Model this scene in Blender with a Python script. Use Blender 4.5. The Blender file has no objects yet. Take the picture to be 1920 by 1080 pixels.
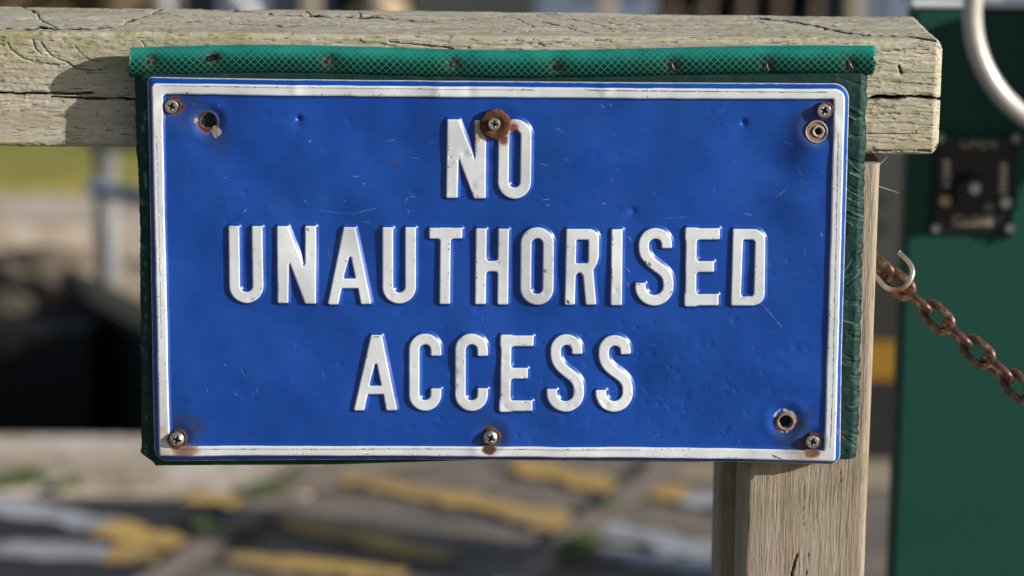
import bpy, bmesh, math, random
import numpy as np
from mathutils import Vector, Matrix

random.seed(7)
RNG = np.random.default_rng(11)
SC = bpy.context.scene
COL = SC.collection
R = math.radians

# ------------------------------------------------------------------ camera
F = 100.0 / 36.0 * 1920.0          # focal length in photo pixels
PITCH, ROLL, LDIST = R(12.5), R(0.55), 1.78
CAM = np.array([0.0, -LDIST * math.cos(PITCH), 1.0 + LDIST * math.sin(PITCH)])
FWD = np.array([0.0, math.cos(PITCH), -math.sin(PITCH)])
_R0, _U0 = np.array([1.0, 0, 0]), np.array([0.0, math.sin(PITCH), math.cos(PITCH)])
RIGHT = math.cos(ROLL) * _R0 + math.sin(ROLL) * _U0
UP = -math.sin(ROLL) * _R0 + math.cos(ROLL) * _U0
cd = bpy.data.cameras.new('camera')
cd.lens, cd.sensor_width, cd.clip_end, cd.clip_start = 100.0, 36.0, 2000.0, 0.05
cd.dof.use_dof = True
cd.dof.focus_distance = 1.782
cd.dof.aperture_fstop = 5.2
cam = bpy.data.objects.new('camera', cd)
COL.objects.link(cam)
M4 = Matrix.Identity(4)
for i in range(3):
    M4[i][0], M4[i][1], M4[i][2], M4[i][3] = RIGHT[i], UP[i], -FWD[i], CAM[i]
cam.matrix_world = M4
SC.camera = cam

# ------------------------------------------------------------------ light
SUN = np.array([-2.55, 1.0, -0.90]); SUN /= np.linalg.norm(SUN)      # direction light travels
ELEV = math.asin(-SUN[2])
w = bpy.data.worlds.new('World'); SC.world = w; w.use_nodes = True
nt = w.node_tree; nt.nodes.clear()
sky = nt.nodes.new('ShaderNodeTexSky'); sky.sky_type = 'NISHITA'; sky.sun_disc = False
sky.sun_elevation = ELEV
sky.sun_rotation = math.atan2(-SUN[0], -SUN[1])
bg = nt.nodes.new('ShaderNodeBackground'); bg.inputs[1].default_value = 0.075
wo = nt.nodes.new('ShaderNodeOutputWorld')
nt.links.new(sky.outputs[0], bg.inputs[0]); nt.links.new(bg.outputs[0], wo.inputs[0])
sl = bpy.data.lights.new('sun', 'SUN'); sl.energy = 4.6; sl.angle = R(0.53); sl.color = (1.0, 0.965, 0.915)
so = bpy.data.objects.new('sun', sl); COL.objects.link(so)
so.rotation_euler = Vector(SUN).to_track_quat('-Z', 'Y').to_euler()
so.location = (3, -2, 4)
SC.view_settings.view_transform = 'Standard'; SC.view_settings.look = 'None'
SC.view_settings.exposure = 0.28; SC.view_settings.gamma = 1.0

# ------------------------------------------------------------------ measuring helpers
def P(px, py, Y=0.0):
    "point of the vertical plane y=Y seen at a photo pixel"
    d = FWD + RIGHT * ((px - 960) / F) + UP * ((540 - py) / F)
    t = (Y - CAM[1]) / d[1]
    return CAM + d * t
def G(px, py, z=0.0):
    d = FWD + RIGHT * ((px - 960) / F) + UP * ((540 - py) / F)
    t = (z - CAM[2]) / d[2]
    return CAM + d * t
def proj(X, Y, Z):
    vx, vy, vz = X - CAM[0], Y - CAM[1], Z - CAM[2]
    dep = vx * FWD[0] + vy * FWD[1] + vz * FWD[2]
    a = (vx * RIGHT[0] + vy * RIGHT[1] + vz * RIGHT[2]) / dep
    b = (vx * UP[0] + vy * UP[1] + vz * UP[2]) / dep
    return 960 + a * F, 540 - b * F

# ------------------------------------------------------------------ noise / distance fields
_LAT = RNG.random((256, 256))
def vnoise(x, y, seed=0):
    x = np.asarray(x, float) + seed * 37.17; y = np.asarray(y, float) + seed * 11.73
    xi, yi = np.floor(x).astype(int), np.floor(y).astype(int)
    fx, fy = x - xi, y - yi
    fx, fy = fx * fx * fx * (fx * (fx * 6 - 15) + 10), fy * fy * fy * (fy * (fy * 6 - 15) + 10)
    a, b = _LAT[xi % 256, yi % 256], _LAT[(xi + 1) % 256, yi % 256]
    c, d = _LAT[xi % 256, (yi + 1) % 256], _LAT[(xi + 1) % 256, (yi + 1) % 256]
    return (a * (1 - fx) + b * fx) * (1 - fy) + (c * (1 - fx) + d * fx) * fy
def fbm(x, y, octv=4, seed=0):
    s, a, t = 0, 1.0, 0
    for o in range(octv):
        s = s + a * (vnoise(x * 2 ** o, y * 2 ** o, seed + o) - 0.5); t += a; a *= 0.5
    return s / t * 2
def sstep(a, b, x):
    t = np.clip((x - a) / (b - a), 0, 1); return t * t * (3 - 2 * t)
def seg_d(x, y, a, b):
    dx, dy = b[0] - a[0], b[1] - a[1]; L2 = dx * dx + dy * dy + 1e-9
    t = np.clip(((x - a[0]) * dx + (y - a[1]) * dy) / L2, 0, 1)
    return np.hypot(x - a[0] - t * dx, y - a[1] - t * dy), t
def line_d(x, y, pts):
    d = None
    for a, b in zip(pts[:-1], pts[1:]):
        e, _ = seg_d(x, y, a, b); d = e if d is None else np.minimum(d, e)
    return d
def poly_sd(x, y, pts):
    n = len(pts); d = None; inside = np.zeros(x.shape, bool)
    for i in range(n):
        a, b = pts[i], pts[(i + 1) % n]
        e, _ = seg_d(x, y, a, b); d = e if d is None else np.minimum(d, e)
        c = ((a[1] > y) != (b[1] > y))
        xs = (b[0] - a[0]) * (y - a[1]) / (b[1] - a[1] + 1e-12) + a[0]
        inside ^= c & (x < xs)
    return np.where(inside, -d, d)
def smin(a, b, k):
    h = np.clip(0.5 + 0.5 * (b - a) / k, 0, 1)
    return b * (1 - h) + a * h - k * h * (1 - h)
def arc(cx, cy, rx, ry, a0, a1, n=14):
    return [(cx + rx * math.cos(R(a0 + (a1 - a0) * i / n)), cy + ry * math.sin(R(a0 + (a1 - a0) * i / n))) for i in range(n + 1)]
def bez(p0, p1, p2, p3, n=10):
    out = []
    for i in range(n + 1):
        t = i / n; u = 1 - t
        out.append(tuple(u**3 * p0[k] + 3*u*u*t * p1[k] + 3*u*t*t * p2[k] + t**3 * p3[k] for k in (0, 1)))
    return out

# ------------------------------------------------------------------ object helpers
def tag(o, label=None, cat=None, group=None, kind=None):
    if label: o['label'] = label
    if cat: o['category'] = cat
    if group: o['group'] = group
    if kind: o['kind'] = kind
    return o
def empty(name, loc, label, cat, group=None):
    o = bpy.data.objects.new(name, None); COL.objects.link(o)
    o.empty_display_size = 0.02; o.location = tuple(loc)
    return tag(o, label, cat, group)
def link(name, me, mat, parent=None, loc=None):
    o = bpy.data.objects.new(name, me); COL.objects.link(o)
    if mat is not None: me.materials.append(mat)
    if loc is not None: o.location = tuple(loc)
    if parent is not None:
        o.parent = parent
        if loc is None: o.location = tuple(-Vector(parent_origin(parent)))
    return o
def parent_origin(p):
    v = Vector((0, 0, 0))
    while p is not None:
        v = v + p.location; p = p.parent
    return v
def np_mesh(name, V, Q, attrs=None, smooth=True):
    me = bpy.data.meshes.new(name)
    V = np.asarray(V, np.float32); Q = np.asarray(Q, np.int32)
    k = Q.shape[1]
    me.vertices.add(len(V)); me.vertices.foreach_set('co', V.ravel())
    me.loops.add(Q.size); me.loops.foreach_set('vertex_index', Q.ravel())
    me.polygons.add(len(Q)); me.polygons.foreach_set('loop_start', np.arange(0, Q.size, k, dtype=np.int32))
    me.polygons.foreach_set('use_smooth', np.full(len(Q), smooth))
    for n, a in (attrs or {}).items():
        at = me.attributes.new(n, 'FLOAT', 'POINT'); at.data.foreach_set('value', np.asarray(a, np.float32))
    me.update(calc_edges=True); me.validate()
    return me
def bm_mesh(name, bm, smooth=False, bevel=0.0):
    if bevel:
        bmesh.ops.bevel(bm, geom=[e for e in bm.edges], offset=bevel, segments=2, affect='EDGES', profile=0.5)
    bmesh.ops.recalc_face_normals(bm, faces=bm.faces)
    me = bpy.data.meshes.new(name); bm.to_mesh(me); bm.free()
    for p in me.polygons: p.use_smooth = smooth
    return me
def box(bm, lo, hi):
    g = bmesh.ops.create_cube(bm, size=1.0)
    for v in g['verts']:
        v.co = Vector([lo[i] + (v.co[i] + 0.5) * (hi[i] - lo[i]) for i in range(3)])
    return g['verts']
def box_obj(name, lo, hi, mat, parent=None, bevel=0.0):
    bm = bmesh.new(); box(bm, lo, hi)
    return link(name, bm_mesh(name, bm, bevel=bevel), mat, parent)
def grid_faces(nu, nv, closed_v=False):
    i = np.arange(nu - 1)[:, None]; j = np.arange(nv if closed_v else nv - 1)[None, :]
    jn = (j + 1) % nv
    return np.stack([i * nv + j, (i + 1) * nv + j, (i + 1) * nv + jn, i * nv + jn], -1).reshape(-1, 4)
def tube_mesh(name, pts, rad, seg=12, closed=False, wob=0.0):
    pts = [Vector(p) for p in pts]; n = len(pts); V = []
    nrm = None
    for i, p in enumerate(pts):
        if closed: t = pts[(i + 1) % n] - pts[i - 1]
        else: t = pts[min(i + 1, n - 1)] - pts[max(i - 1, 0)]
        t.normalize()
        if nrm is None:
            nrm = t.orthogonal().normalized()
        nrm = (nrm - t * nrm.dot(t)).normalized(); bi = t.cross(nrm)
        r = rad[i] if hasattr(rad, '__len__') else rad
        for k in range(seg):
            a = 2 * math.pi * k / seg
            rr = r * (1 + wob * (random.random() - .5))
            V.append(p + nrm * (math.cos(a) * rr) + bi * (math.sin(a) * rr))
    Q = grid_faces(n, seg, True).tolist()
    if closed:
        # best rotational match for the seam
        best = min(range(seg), key=lambda s: (V[(n - 1) * seg] - V[s]).length)
        Q += [[(n - 1) * seg + k, (k + best) % seg, (k + 1 + best) % seg, (n - 1) * seg + (k + 1) % seg] for k in range(seg)]
    me = bpy.data.meshes.new(name)
    faces = [list(q) for q in Q]
    if not closed:
        faces += [list(range(seg))[::-1], [(n - 1) * seg + k for k in range(seg)]]
    me.from_pydata([tuple(v) for v in V], [], faces)
    for p in me.polygons: p.use_smooth = True
    return me
def smooth_path(pts, n=8):
    "Catmull-Rom"
    pts = [Vector(p) for p in pts]; out = []
    for i in range(len(pts) - 1):
        p0, p1, p2, p3 = pts[max(i - 1, 0)], pts[i], pts[i + 1], pts[min(i + 2, len(pts) - 1)]
        for k in range(n):
            t = k / n
            out.append(0.5 * ((2 * p1) + (p2 - p0) * t + (2 * p0 - 5 * p1 + 4 * p2 - p3) * t * t + (3 * p1 - p0 - 3 * p2 + p3) * t ** 3))
    out.append(pts[-1]); return out

# ------------------------------------------------------------------ materials
class NT:
    def __init__(s, name):
        s.m = bpy.data.materials.new(name); s.m.use_nodes = True
        s.t = s.m.node_tree; s.n = s.t.nodes
        s.b = s.n['Principled BSDF']
    def new(s, typ, **kw):
        n = s.n.new('ShaderNode' + typ)
        for k, v in kw.items():
            if hasattr(n, k): setattr(n, k, v)
        return n
    def put(s, sock, v):
        if isinstance(v, bpy.types.NodeSocket): s.t.links.new(v, sock)
        elif isinstance(v, (tuple, list)) and len(v) == 3 and sock.type == 'RGBA': sock.default_value = (*v, 1)
        else: sock.default_value = v
    def set(s, **kw):
        for k, v in kw.items(): s.put(s.b.inputs[k.replace('_', ' ')], v)
        return s
    def math(s, op, a, b=None, c=None, clamp=False):
        n = s.new('Math', operation=op, use_clamp=clamp); s.put(n.inputs[0], a)
        if b is not None: s.put(n.inputs[1], b)
        if c is not None: s.put(n.inputs[2], c)
        return n.outputs[0]
    def mix(s, f, a, b, typ='MIX'):
        n = s.new('MixRGB', blend_type=typ); s.put(n.inputs[0], f); s.put(n.inputs[1], a); s.put(n.inputs[2], b)
        return n.outputs[0]
    def attr(s, name): return s.new('Attribute', attribute_name=name).outputs['Fac']
    def pos(s, scale=(1, 1, 1), rot=(0, 0, 0)):
        tc = s.new('TexCoord'); mp = s.new('Mapping'); mp.inputs['Scale'].default_value = scale; mp.inputs['Rotation'].default_value = rot
        s.t.links.new(tc.outputs['Object'], mp.inputs['Vector']); return mp.outputs[0]
    def noise(s, vec, scale, detail=4, rough=0.55, dist=0.0):
        n = s.new('TexNoise'); s.put(n.inputs['Vector'], vec); n.inputs['Scale'].default_value = scale
        n.inputs['Detail'].default_value = detail; n.inputs['Roughness'].default_value = rough; n.inputs['Distortion'].default_value = dist
        return n.outputs['Fac']
    def vor(s, vec, scale, feature='F1', rnd=1.0):
        n = s.new('TexVoronoi', feature=feature); s.put(n.inputs['Vector'], vec); n.inputs['Scale'].default_value = scale
        n.inputs['Randomness'].default_value = rnd
        return n.outputs['Distance']
    def ramp(s, f, stops, interp='LINEAR'):
        n = s.new('ValToRGB'); n.color_ramp.interpolation = interp
        e = n.color_ramp.elements
        while len(e) < len(stops): e.new(0.5)
        for el, (p, c) in zip(e, stops):
            el.position = p; el.color = (*c, 1) if len(c) == 3 else c
        s.put(n.inputs[0], f); return n.outputs[0]
    def rng(s, f, a, b, c=0.0, d=1.0, smooth=False):
        n = s.new('MapRange', clamp=True)
        if smooth: n.interpolation_type = 'SMOOTHSTEP'
        s.put(n.inputs[0], f)
        for i, v in enumerate((a, b, c, d)): n.inputs[i + 1].default_value = v
        return n.outputs[0]
    def bump(s, h, strength=0.3, dist=0.001):
        n = s.new('Bump'); n.inputs['Strength'].default_value = strength; n.inputs['Distance'].default_value = dist
        s.put(n.inputs['Height'], h); s.put(s.b.inputs['Normal'], n.outputs[0]); return s
def simple(name, col, rough=0.6, metal=0.0, var=0.25, scale=8.0, bump=0.15, bd=0.002, spec=0.5):
    t = NT(name); v = t.pos()
    a = t.noise(v, scale, 5); b = t.noise(v, scale * 6, 4)
    k = t.math('MULTIPLY_ADD', t.math('ADD', a, b), var, 1 - var)
    c = t.mix(1.0, (*col, 1), k, 'MULTIPLY')
    t.set(Base_Color=c, Roughness=t.rng(b, 0.3, 0.7, max(rough - .08, 0), min(rough + .08, 1)), Metallic=metal)
    t.b.inputs['Specular IOR Level'].default_value = spec
    if bump: t.bump(b, bump, bd)
    return t.m

# ================================================================== LARGE STRUCTURE: lock side, chamber, far bank
def ground_poly(pix, z):
    return [tuple(G(x, y, 0)[:2]) + (z,) for x, y in pix]
def sheet(name, pts, mat, parent=None, sub=0):
    bm = bmesh.new(); bm.faces.new([bm.verts.new(p) for p in pts])
    return link(name, bm_mesh(name, bm), mat, parent)

NEAR_E = float(G(130, 816)[1])       # chamber edge on this side
NEAR_C = float(G(240, 930)[1])       # where the coping stones meet the paving
FAR_E = float(G(130, 436)[1])        # chamber edge on the far side
FAR_C = float(G(130, 372)[1])
CH = 3.0                              # depth of the chamber

t = NT('paving_mat'); v = t.pos()
n1 = t.noise(v, 7.0, 6, .7); n2 = t.noise(v, 40, 4); n3 = t.vor(v, 90)
c = t.ramp(n1, [(.32, (.10, .085, .072)), (.5, (.19, .158, .130)), (.68, (.30, .24, .175))])
c = t.mix(t.rng(n2, .45, .75, 0, .5), c, (.22, .165, .11, 1))
c = t.mix(t.rng(n3, .0, .25, .5, 0), c, (.05, .045, .04, 1))
t.set(Base_Color=c, Roughness=.85).bump(n2, .6, .004); PAVE = t.m
t = NT('coping_mat'); v = t.pos()
n1 = t.noise(v, 5.5, 6, .7); n2 = t.noise(v, 28, 4)
c = t.ramp(n1, [(.34, (.30, .21, .13)), (.5, (.56, .455, .34)), (.64, (.74, .66, .56))])
c = t.mix(t.rng(n2, .5, .75, 0, .45), c, (.36, .25, .15, 1))
t.set(Base_Color=c, Roughness=.85).bump(n2, .7, .006); COPE = t.m
t = NT('grass_mat'); v = t.pos()
n1 = t.noise(v, 1.1, 5, .6); n2 = t.noise(v, 14, 4)
c = t.ramp(n1, [(.3, (.22, .22, .035)), (.5, (.36, .30, .05)), (.7, (.42, .32, .08))])
c = t.mix(t.rng(n2, .4, .7, 0, .4), c, (.16, .20, .04, 1))
t.set(Base_Color=c, Roughness=.95).bump(n2, .5, .02); GRASS = t.m
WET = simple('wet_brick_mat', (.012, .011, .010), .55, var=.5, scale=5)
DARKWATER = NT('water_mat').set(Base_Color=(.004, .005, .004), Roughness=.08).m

XCOP = float(G(598, 895)[0])
pave = sheet('pavement', [(-30, -25, 0), (30, -25, 0), (30, NEAR_E - .03, 0), (XCOP, NEAR_E - .03, 0), (XCOP, NEAR_C, 0), (-30, NEAR_C, 0)], PAVE); tag(pave, kind='structure')
# coping stones in irregular lengths on this side
cop = empty('coping_kerb', (0, NEAR_C, 0), 'worn tan stone coping along the near edge of the dark lock chamber', 'kerb')
x = -9.0
while x < XCOP - .01:
    L = random.uniform(.7, 1.15)
    if x + L > XCOP - .3: L = XCOP - x
    box_obj('coping_stone', (x + .006, NEAR_C + .004, -.35), (x + L - .006, NEAR_E + random.uniform(-.012, .012), .004 + random.uniform(-.003, .004)), COPE, cop, .012)
    x += L
wn = empty('lock_wall', (0, NEAR_E, -CH), 'dark brick chamber wall under the near coping stones', 'wall')
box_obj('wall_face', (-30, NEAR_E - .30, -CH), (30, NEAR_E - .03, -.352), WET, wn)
box_obj('wall_top', (-30, NEAR_C + .006, -.352), (-9.01, NEAR_E - .03, -.002), COPE, wn)
box_obj('wall_top', (XCOP + .01, NEAR_C + .006, -.35), (30, NEAR_E - .031, -.004), COPE, wn)
wf = empty('lock_wall', (0, FAR_E, -CH), 'black wet brick chamber wall under the far bank', 'wall')
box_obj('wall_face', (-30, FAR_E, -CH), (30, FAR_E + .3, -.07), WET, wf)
x = -9.0
while x < 9:
    L = random.uniform(.8, 1.3)
    box_obj('coping_stone', (x + .006, FAR_E - .02 + random.uniform(-.02, .02), -.068), (x + L - .006, FAR_C, .01 + random.uniform(-.008, .012)), COPE, wf, .012)
    x += L
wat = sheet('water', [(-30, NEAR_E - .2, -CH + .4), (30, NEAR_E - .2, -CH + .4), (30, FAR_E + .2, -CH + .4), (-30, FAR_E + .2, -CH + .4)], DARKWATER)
tag(wat, kind='structure')
# far bank: rough grass, then a pale gravel yard
gy, gx = np.meshgrid(np.linspace(0, 1, 60) ** 1.5 * 0.95 + FAR_C, np.linspace(-12, 12, 160), indexing='ij')
gz = .02 + .05 * fbm(gx * .8, gy * .8, 4, 3)
gz[0, :] = -.05
o = link('grass_bank', np_mesh('grass_bank', np.stack([gx, gy, gz], -1).reshape(-1, 3), grid_faces(60, 160)), GRASS); tag(o, kind='structure')
GRAVEL = simple('gravel_mat', (.17, .12, .09), .9, var=.4, scale=3, bump=.5, bd=.01)
FIELD = simple('field_mat', (.10, .12, .04), .95, var=.5, scale=.6, bump=.5, bd=.05)
ys = float(gy.max()) - .08
zs = .0
o = sheet('yard', [(-40, ys, zs), (40, ys, zs), (40, ys + 9, zs + .05), (-40, ys + 9, zs + .05)], GRAVEL); tag(o, kind='structure')
o = sheet('field', [(-500, ys + 8.9, zs - .02), (500, ys + 8.9, zs - .02), (500, 900, 3), (-500, 900, 3)], FIELD); tag(o, kind='structure')
o = sheet('field', [(-500, FAR_C + .2, -.08), (500, FAR_C + .2, -.08), (500, ys + 9, zs - .06), (-500, ys + 9, zs - .06)], FIELD); tag(o, kind='structure')

# ---- painted strips, joints and moss on the paving
YEL = simple('yellow_paint_mat', (.56, .35, .10), .85, var=.7, scale=16)
CRM = simple('white_paint_mat', (.36, .365, .385), .8, var=.4, scale=14)
JNT = simple('joint_mat', (.26, .205, .16), .9, var=.4, scale=12)
MOSS = simple('moss_mat', (.11, .15, .03), .95, var=.6, scale=30, bump=1, bd=.01)
DRK = simple('tar_mat', (.026, .025, .026), .85, var=.4, scale=20, bump=.5, bd=.004)
def worn(name, col, base):
    t = NT(name); v = t.pos(); n = t.noise(v, 9, 6, .7); m = t.noise(v, 60, 4)
    c = t.mix(t.rng(t.math('ADD', n, t.math('MULTIPLY', m, .35)), .62, .82, 0, .75), (*col, 1), (*base, 1))
    t.set(Base_Color=c, Roughness=.85).bump(m, .4, .003); return t.m
YEL = worn('yellow_paint_mat', (.60, .375, .10), (.19, .15, .11)); CRM = worn('white_paint_mat', (.44, .445, .465), (.12, .115, .11))
def strip(name, a, b, wd, mat, z):
    if name != 'paving_joint': wd *= .70
    "a worn painted strip lying on the paving from one end to the other"
    p, q = np.array(G(*a)[:2]), np.array(G(*b)[:2])
    n = max(6, int(np.linalg.norm(q - p) / .03)); d = (q - p) / np.linalg.norm(q - p); m = np.array([-d[1], d[0]])
    V = []
    for i in range(n + 1):
        c = p + (q - p) * i / n
        for s in (-1, 1):
            V.append((*(c + m * s * (wd / 2 + (random.uniform(-.014, .012) if name != 'paving_joint' else random.uniform(-.006, .006)))), z))
    return link(name, np_mesh(name, V, grid_faces(n + 1, 2)), mat, pave)
def blot(name, c, r, mat, z, n=26):
    c = G(*c); V = [(c[0], c[1], z)]
    for i in range(n):
        a = 2 * math.pi * i / n; k = r * random.uniform(.55, 1.15)
        V.append((c[0] + 1.2 * k * math.cos(a), c[1] + 1.6 * k * math.sin(a), z))
    return link(name, np_mesh(name, V, [(0, 1 + i, 1 + (i + 1) % n) for i in range(n)]), mat, pave)
sheet('pale_slab', ground_poly([(1300, 868), (1700, 868), (1700, 925), (1225, 900)], .004), simple('pale_slab_mat', (.36, .29, .20), .9, var=.4, scale=12), pave)
sheet('tar_patch', ground_poly([(-500, 1300), (-300, 935), (470, 945), (575, 915), (300, 1110), (100, 1300)], .004), DRK, pave)
for a, b, wd in [((647, 899), (950, 962), .095), ((535, 985), (840, 1056), .085), ((430, 1052), (760, 1085), .10), ((960, 878), (1156, 921), .105),
                 ((1195, 916), (1290, 938), .095), ((950, 963), (1082, 1000), .12), ((194, 993), (330, 1032), .11), ((200, 1046), (300, 1048), .11), ((355, 938), (476, 952), .085)]:
    strip('yellow_line', a, b, wd, YEL, .008)
for a, b, wd in [((-120, 925), (196, 993), .12), ((-120, 1034), (204, 1045), .11), ((1290, 938), (1420, 968), .095), ((1113, 994), (1420, 1060), .10), ((1127, 1047), (1420, 1080), .11)]:
    strip('white_line', a, b, wd, CRM, .008)
sheet('worn_slab', ground_poly([(560, 868), (860, 862), (720, 892), (560, 936), (480, 938)], .0062), simple('worn_slab_mat', (.30, .24, .175), .9, var=.45, scale=9), pave)
strip('paving_joint', (620, 876), (230, 1140), .06, JNT, .012)
strip('paving_joint', (1275, 870), (930, 1130), .06, JNT, .012)
for c, r in [((45, 912), .06), ((130, 922), .035), ((500, 932), .045), ((545, 915), .03), ((385, 1000), .035), ((1140, 962), .028), ((1095, 1030), .045), ((1080, 1050), .04), ((460, 1010), .03)]:
    tag(blot('moss', c, r * .7, MOSS, .016), kind='stuff')

# ================================================================== background things across the lock
GREYM = simple('galvanised_mat', (.24, .24, .235), .6, .1, var=.25, scale=20)
BLUEM = simple('blue_grey_paint_mat', (.16, .21, .30), .5, var=.2)
BLACKP = simple('black_timber_mat', (.012, .012, .012), .6, var=.4, scale=6)
PLANK = simple('plank_mat', (.50, .37, .25), .85, var=.5, scale=9)
TIM = simple('grey_timber_mat', (.36, .30, .22), .85, var=.4, scale=6)

# lock gate with its walkway and handrail, lying across the chamber
gx0 = float(P(120, 540, 4.75)[0])
gate = empty('lock_gate', (gx0, 4.3, 0), 'black lock gate with plank walkway and galvanised handrail across the chamber', 'lock gate')
a = Vector(P(128, 498, 4.95)); zw = float(a.z)
bm = bmesh.new()
pl = [P(130, 492, 4.98), P(300, 512, 4.72), P(420, 545, 4.4), P(420, 580, 4.1), P(255, 545, 4.45), P(120, 506, 4.82)]
zw = -.02
vs = [bm.verts.new((p[0], p[1], zw)) for p in pl]; f = bm.faces.new(vs)
ex = bmesh.ops.extrude_face_region(bm, geom=[f])
for e in ex['geom']:
    if isinstance(e, bmesh.types.BMVert): e.co.z -= .06
link('walkway', bm_mesh('walkway', bm), PLANK, gate)
bm = bmesh.new()
vs = [bm.verts.new((p[0], p[1], zw - .065)) for p in pl]; f = bm.faces.new(vs)
ex = bmesh.ops.extrude_face_region(bm, geom=[f])
for e in ex['geom']:
    if isinstance(e, bmesh.types.BMVert): e.co.z = -CH + .3
link('gate_leaf', bm_mesh('gate_leaf', bm), BLACKP, gate)
for px, Y in ((203, 4.62), (420, 4.2)):
    pb = P(px, 520, Y); pt = P(px - 1, 225, Y)
    link('post', tube_mesh('post', [(pb[0], Y, zw), (pb[0], Y, pt[2])], .027, 14), GREYM, gate)
p1, p2 = P(172, 352, 4.6), P(420, 398, 4.17)
link('guard_rail', tube_mesh('guard_rail', [tuple(p1), tuple(p2)], .018, 10), BLUEM, gate)
p1, p2 = P(172, 262, 4.64), P(420, 275, 4.22)
link('guard_rail', tube_mesh('guard_rail', [tuple(p1), tuple(p2)], .022, 10), GREYM, gate)
mesh_bm = bmesh.new()
for k in range(12):
    s = k / 11; u = Vector(P(222, 420, 4.58)).lerp(Vector(P(420, 440, 4.18)), s)
    box(mesh_bm, (u.x - .002, u.y - .002, zw + .002), (u.x + .002, u.y + .002, u.z))
link('wire_panel', bm_mesh('wire_panel', mesh_bm), GREYM, gate)

# broken brickwork and timber lying on the chamber ledge at the left
RUB = simple('rubble_mat', (.11, .083, .058), .9, var=.6, scale=9, bump=.6, bd=.01)
for k, (px, py, s) in enumerate([(25, 525, .12), (85, 505, .10), (-45, 540, .13), (75, 560, .10), (15, 585, .10)]):
    p = P(px, py, FAR_E - .22 - .04 * k)
    bm = bmesh.new(); bmesh.ops.create_icosphere(bm, subdivisions=3, radius=1)
    for vv in bm.verts:
        n = 1 + .35 * float(fbm(np.array(vv.co.x * 1.4 + k * 5), np.array(vv.co.y * 1.4 + vv.co.z), 3, k))
        vv.co = Vector((p[0] + vv.co.x * s * n * 1.2, p[1] + vv.co.y * s * n * .7, p[2] + vv.co.z * s * n * .6))
    o = link('stone_block', bm_mesh('stone_block', bm, True), RUB)
    tag(o, ['brown rough stone at the far left of the chamber ledge', 'brown rough stone second from the left on the chamber ledge', 'brown stone at the very edge of the photo on the chamber ledge',
            'brown stone below two others on the chamber ledge', 'lowest dark stone at the photo left edge'][k], 'stone', 'rough stones on the chamber ledge')
lg = link('ledge', None, None) if False else None
led = box_obj('wall_ledge', (-6, FAR_E - .62, -CH), (float(P(235, 480, FAR_E)[0]), FAR_E - .004, float(P(60, 560, FAR_E - .3)[2])), WET, wf)

def post(px0, px1, Y, ztop, label, mat=TIM, lean=0.0):
    a, b = P(px0, 10, Y), P(px1, 10, Y)
    z0 = zs - .1; wd = b[0] - a[0]; cx = (a[0] + b[0]) / 2
    bm = bmesh.new(); box(bm, (-wd / 2, -wd / 2, 0), (wd / 2, wd / 2, ztop - z0))
    for vv in bm.verts:
        if vv.co.z > .1: vv.co.x += lean
    o = link('fence_post', bm_mesh('fence_post', bm, bevel=.008), mat, None, (cx, Y, z0))
    return tag(o, label, 'post', 'posts across the far yard')
post(566, 596, 7.4, .95, 'pale upright timber post across the yard, left of the tan boulder')
post(1123, 1150, 7.4, 1.0, 'pale timber post standing above the middle of the rail')
post(1588, 1612, 7.6, 1.05, 'grey timber post near the green pedestal top')
post(196, 226, 8.0, .9, 'pale grey post standing left of the white bin', GREYM)
post(726, 752, 7.9, .7, 'leaning timber post right of the tan boulder', TIM, -.12)
# white bin, boulder, pale diagonal timber
WHT = simple('white_plastic_mat', (.80, .80, .78), .5, var=.1)
a, b = P(272, 10, 8.2), P(345, 10, 8.2)
bm = bmesh.new(); bmesh.ops.create_cone(bm, cap_ends=True, segments=28, radius1=(b[0] - a[0]) / 2 * .85, radius2=(b[0] - a[0]) / 2, depth=.75)
bmesh.ops.translate(bm, verts=bm.verts, vec=((a[0] + b[0]) / 2, 8.2, zs + .375))
tag(link('litter_bin', bm_mesh('litter_bin', bm, True), WHT), 'white round bin on the far yard above the left of the rail', 'bin')
def boulder(px0, px1, Y, h, label, mat, seed):
    a, b = P(px0, 10, Y), P(px1, 10, Y); s = (b[0] - a[0]) / 2
    bm = bmesh.new(); bmesh.ops.create_icosphere(bm, subdivisions=4, radius=1)
    for vv in bm.verts:
        n = 1 + .3 * float(fbm(np.array(vv.co.x * 1.3 + seed), np.array(vv.co.y * 1.3 + vv.co.z * 1.1), 4, seed))
        vv.co = Vector(((a[0] + b[0]) / 2 + vv.co.x * s * n, Y + vv.co.y * s * n, zs + h * .45 + vv.co.z * h * .55 * n))
    return tag(link('boulder', bm_mesh('boulder', bm, True), mat), label, 'boulder')
SAND = simple('sandstone_mat', (.42, .32, .20), .9, var=.35, scale=5, bump=.5, bd=.01)
boulder(645, 765, 8.0, .27, 'rounded tan boulder on the far yard above the rail', SAND, 3)
a, b = P(468, 24, 7.6), P(418, -30, 7.9)
tag(link('timber_baulk', tube_mesh('timber_baulk', [(a[0] + .06, 7.5, .0), tuple(a), tuple(b), (b[0] - .08, 8.0, b[2] + .2)], .03, 8), WHT), 'pale leaning pole above the left part of the rail', 'pole')
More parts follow.
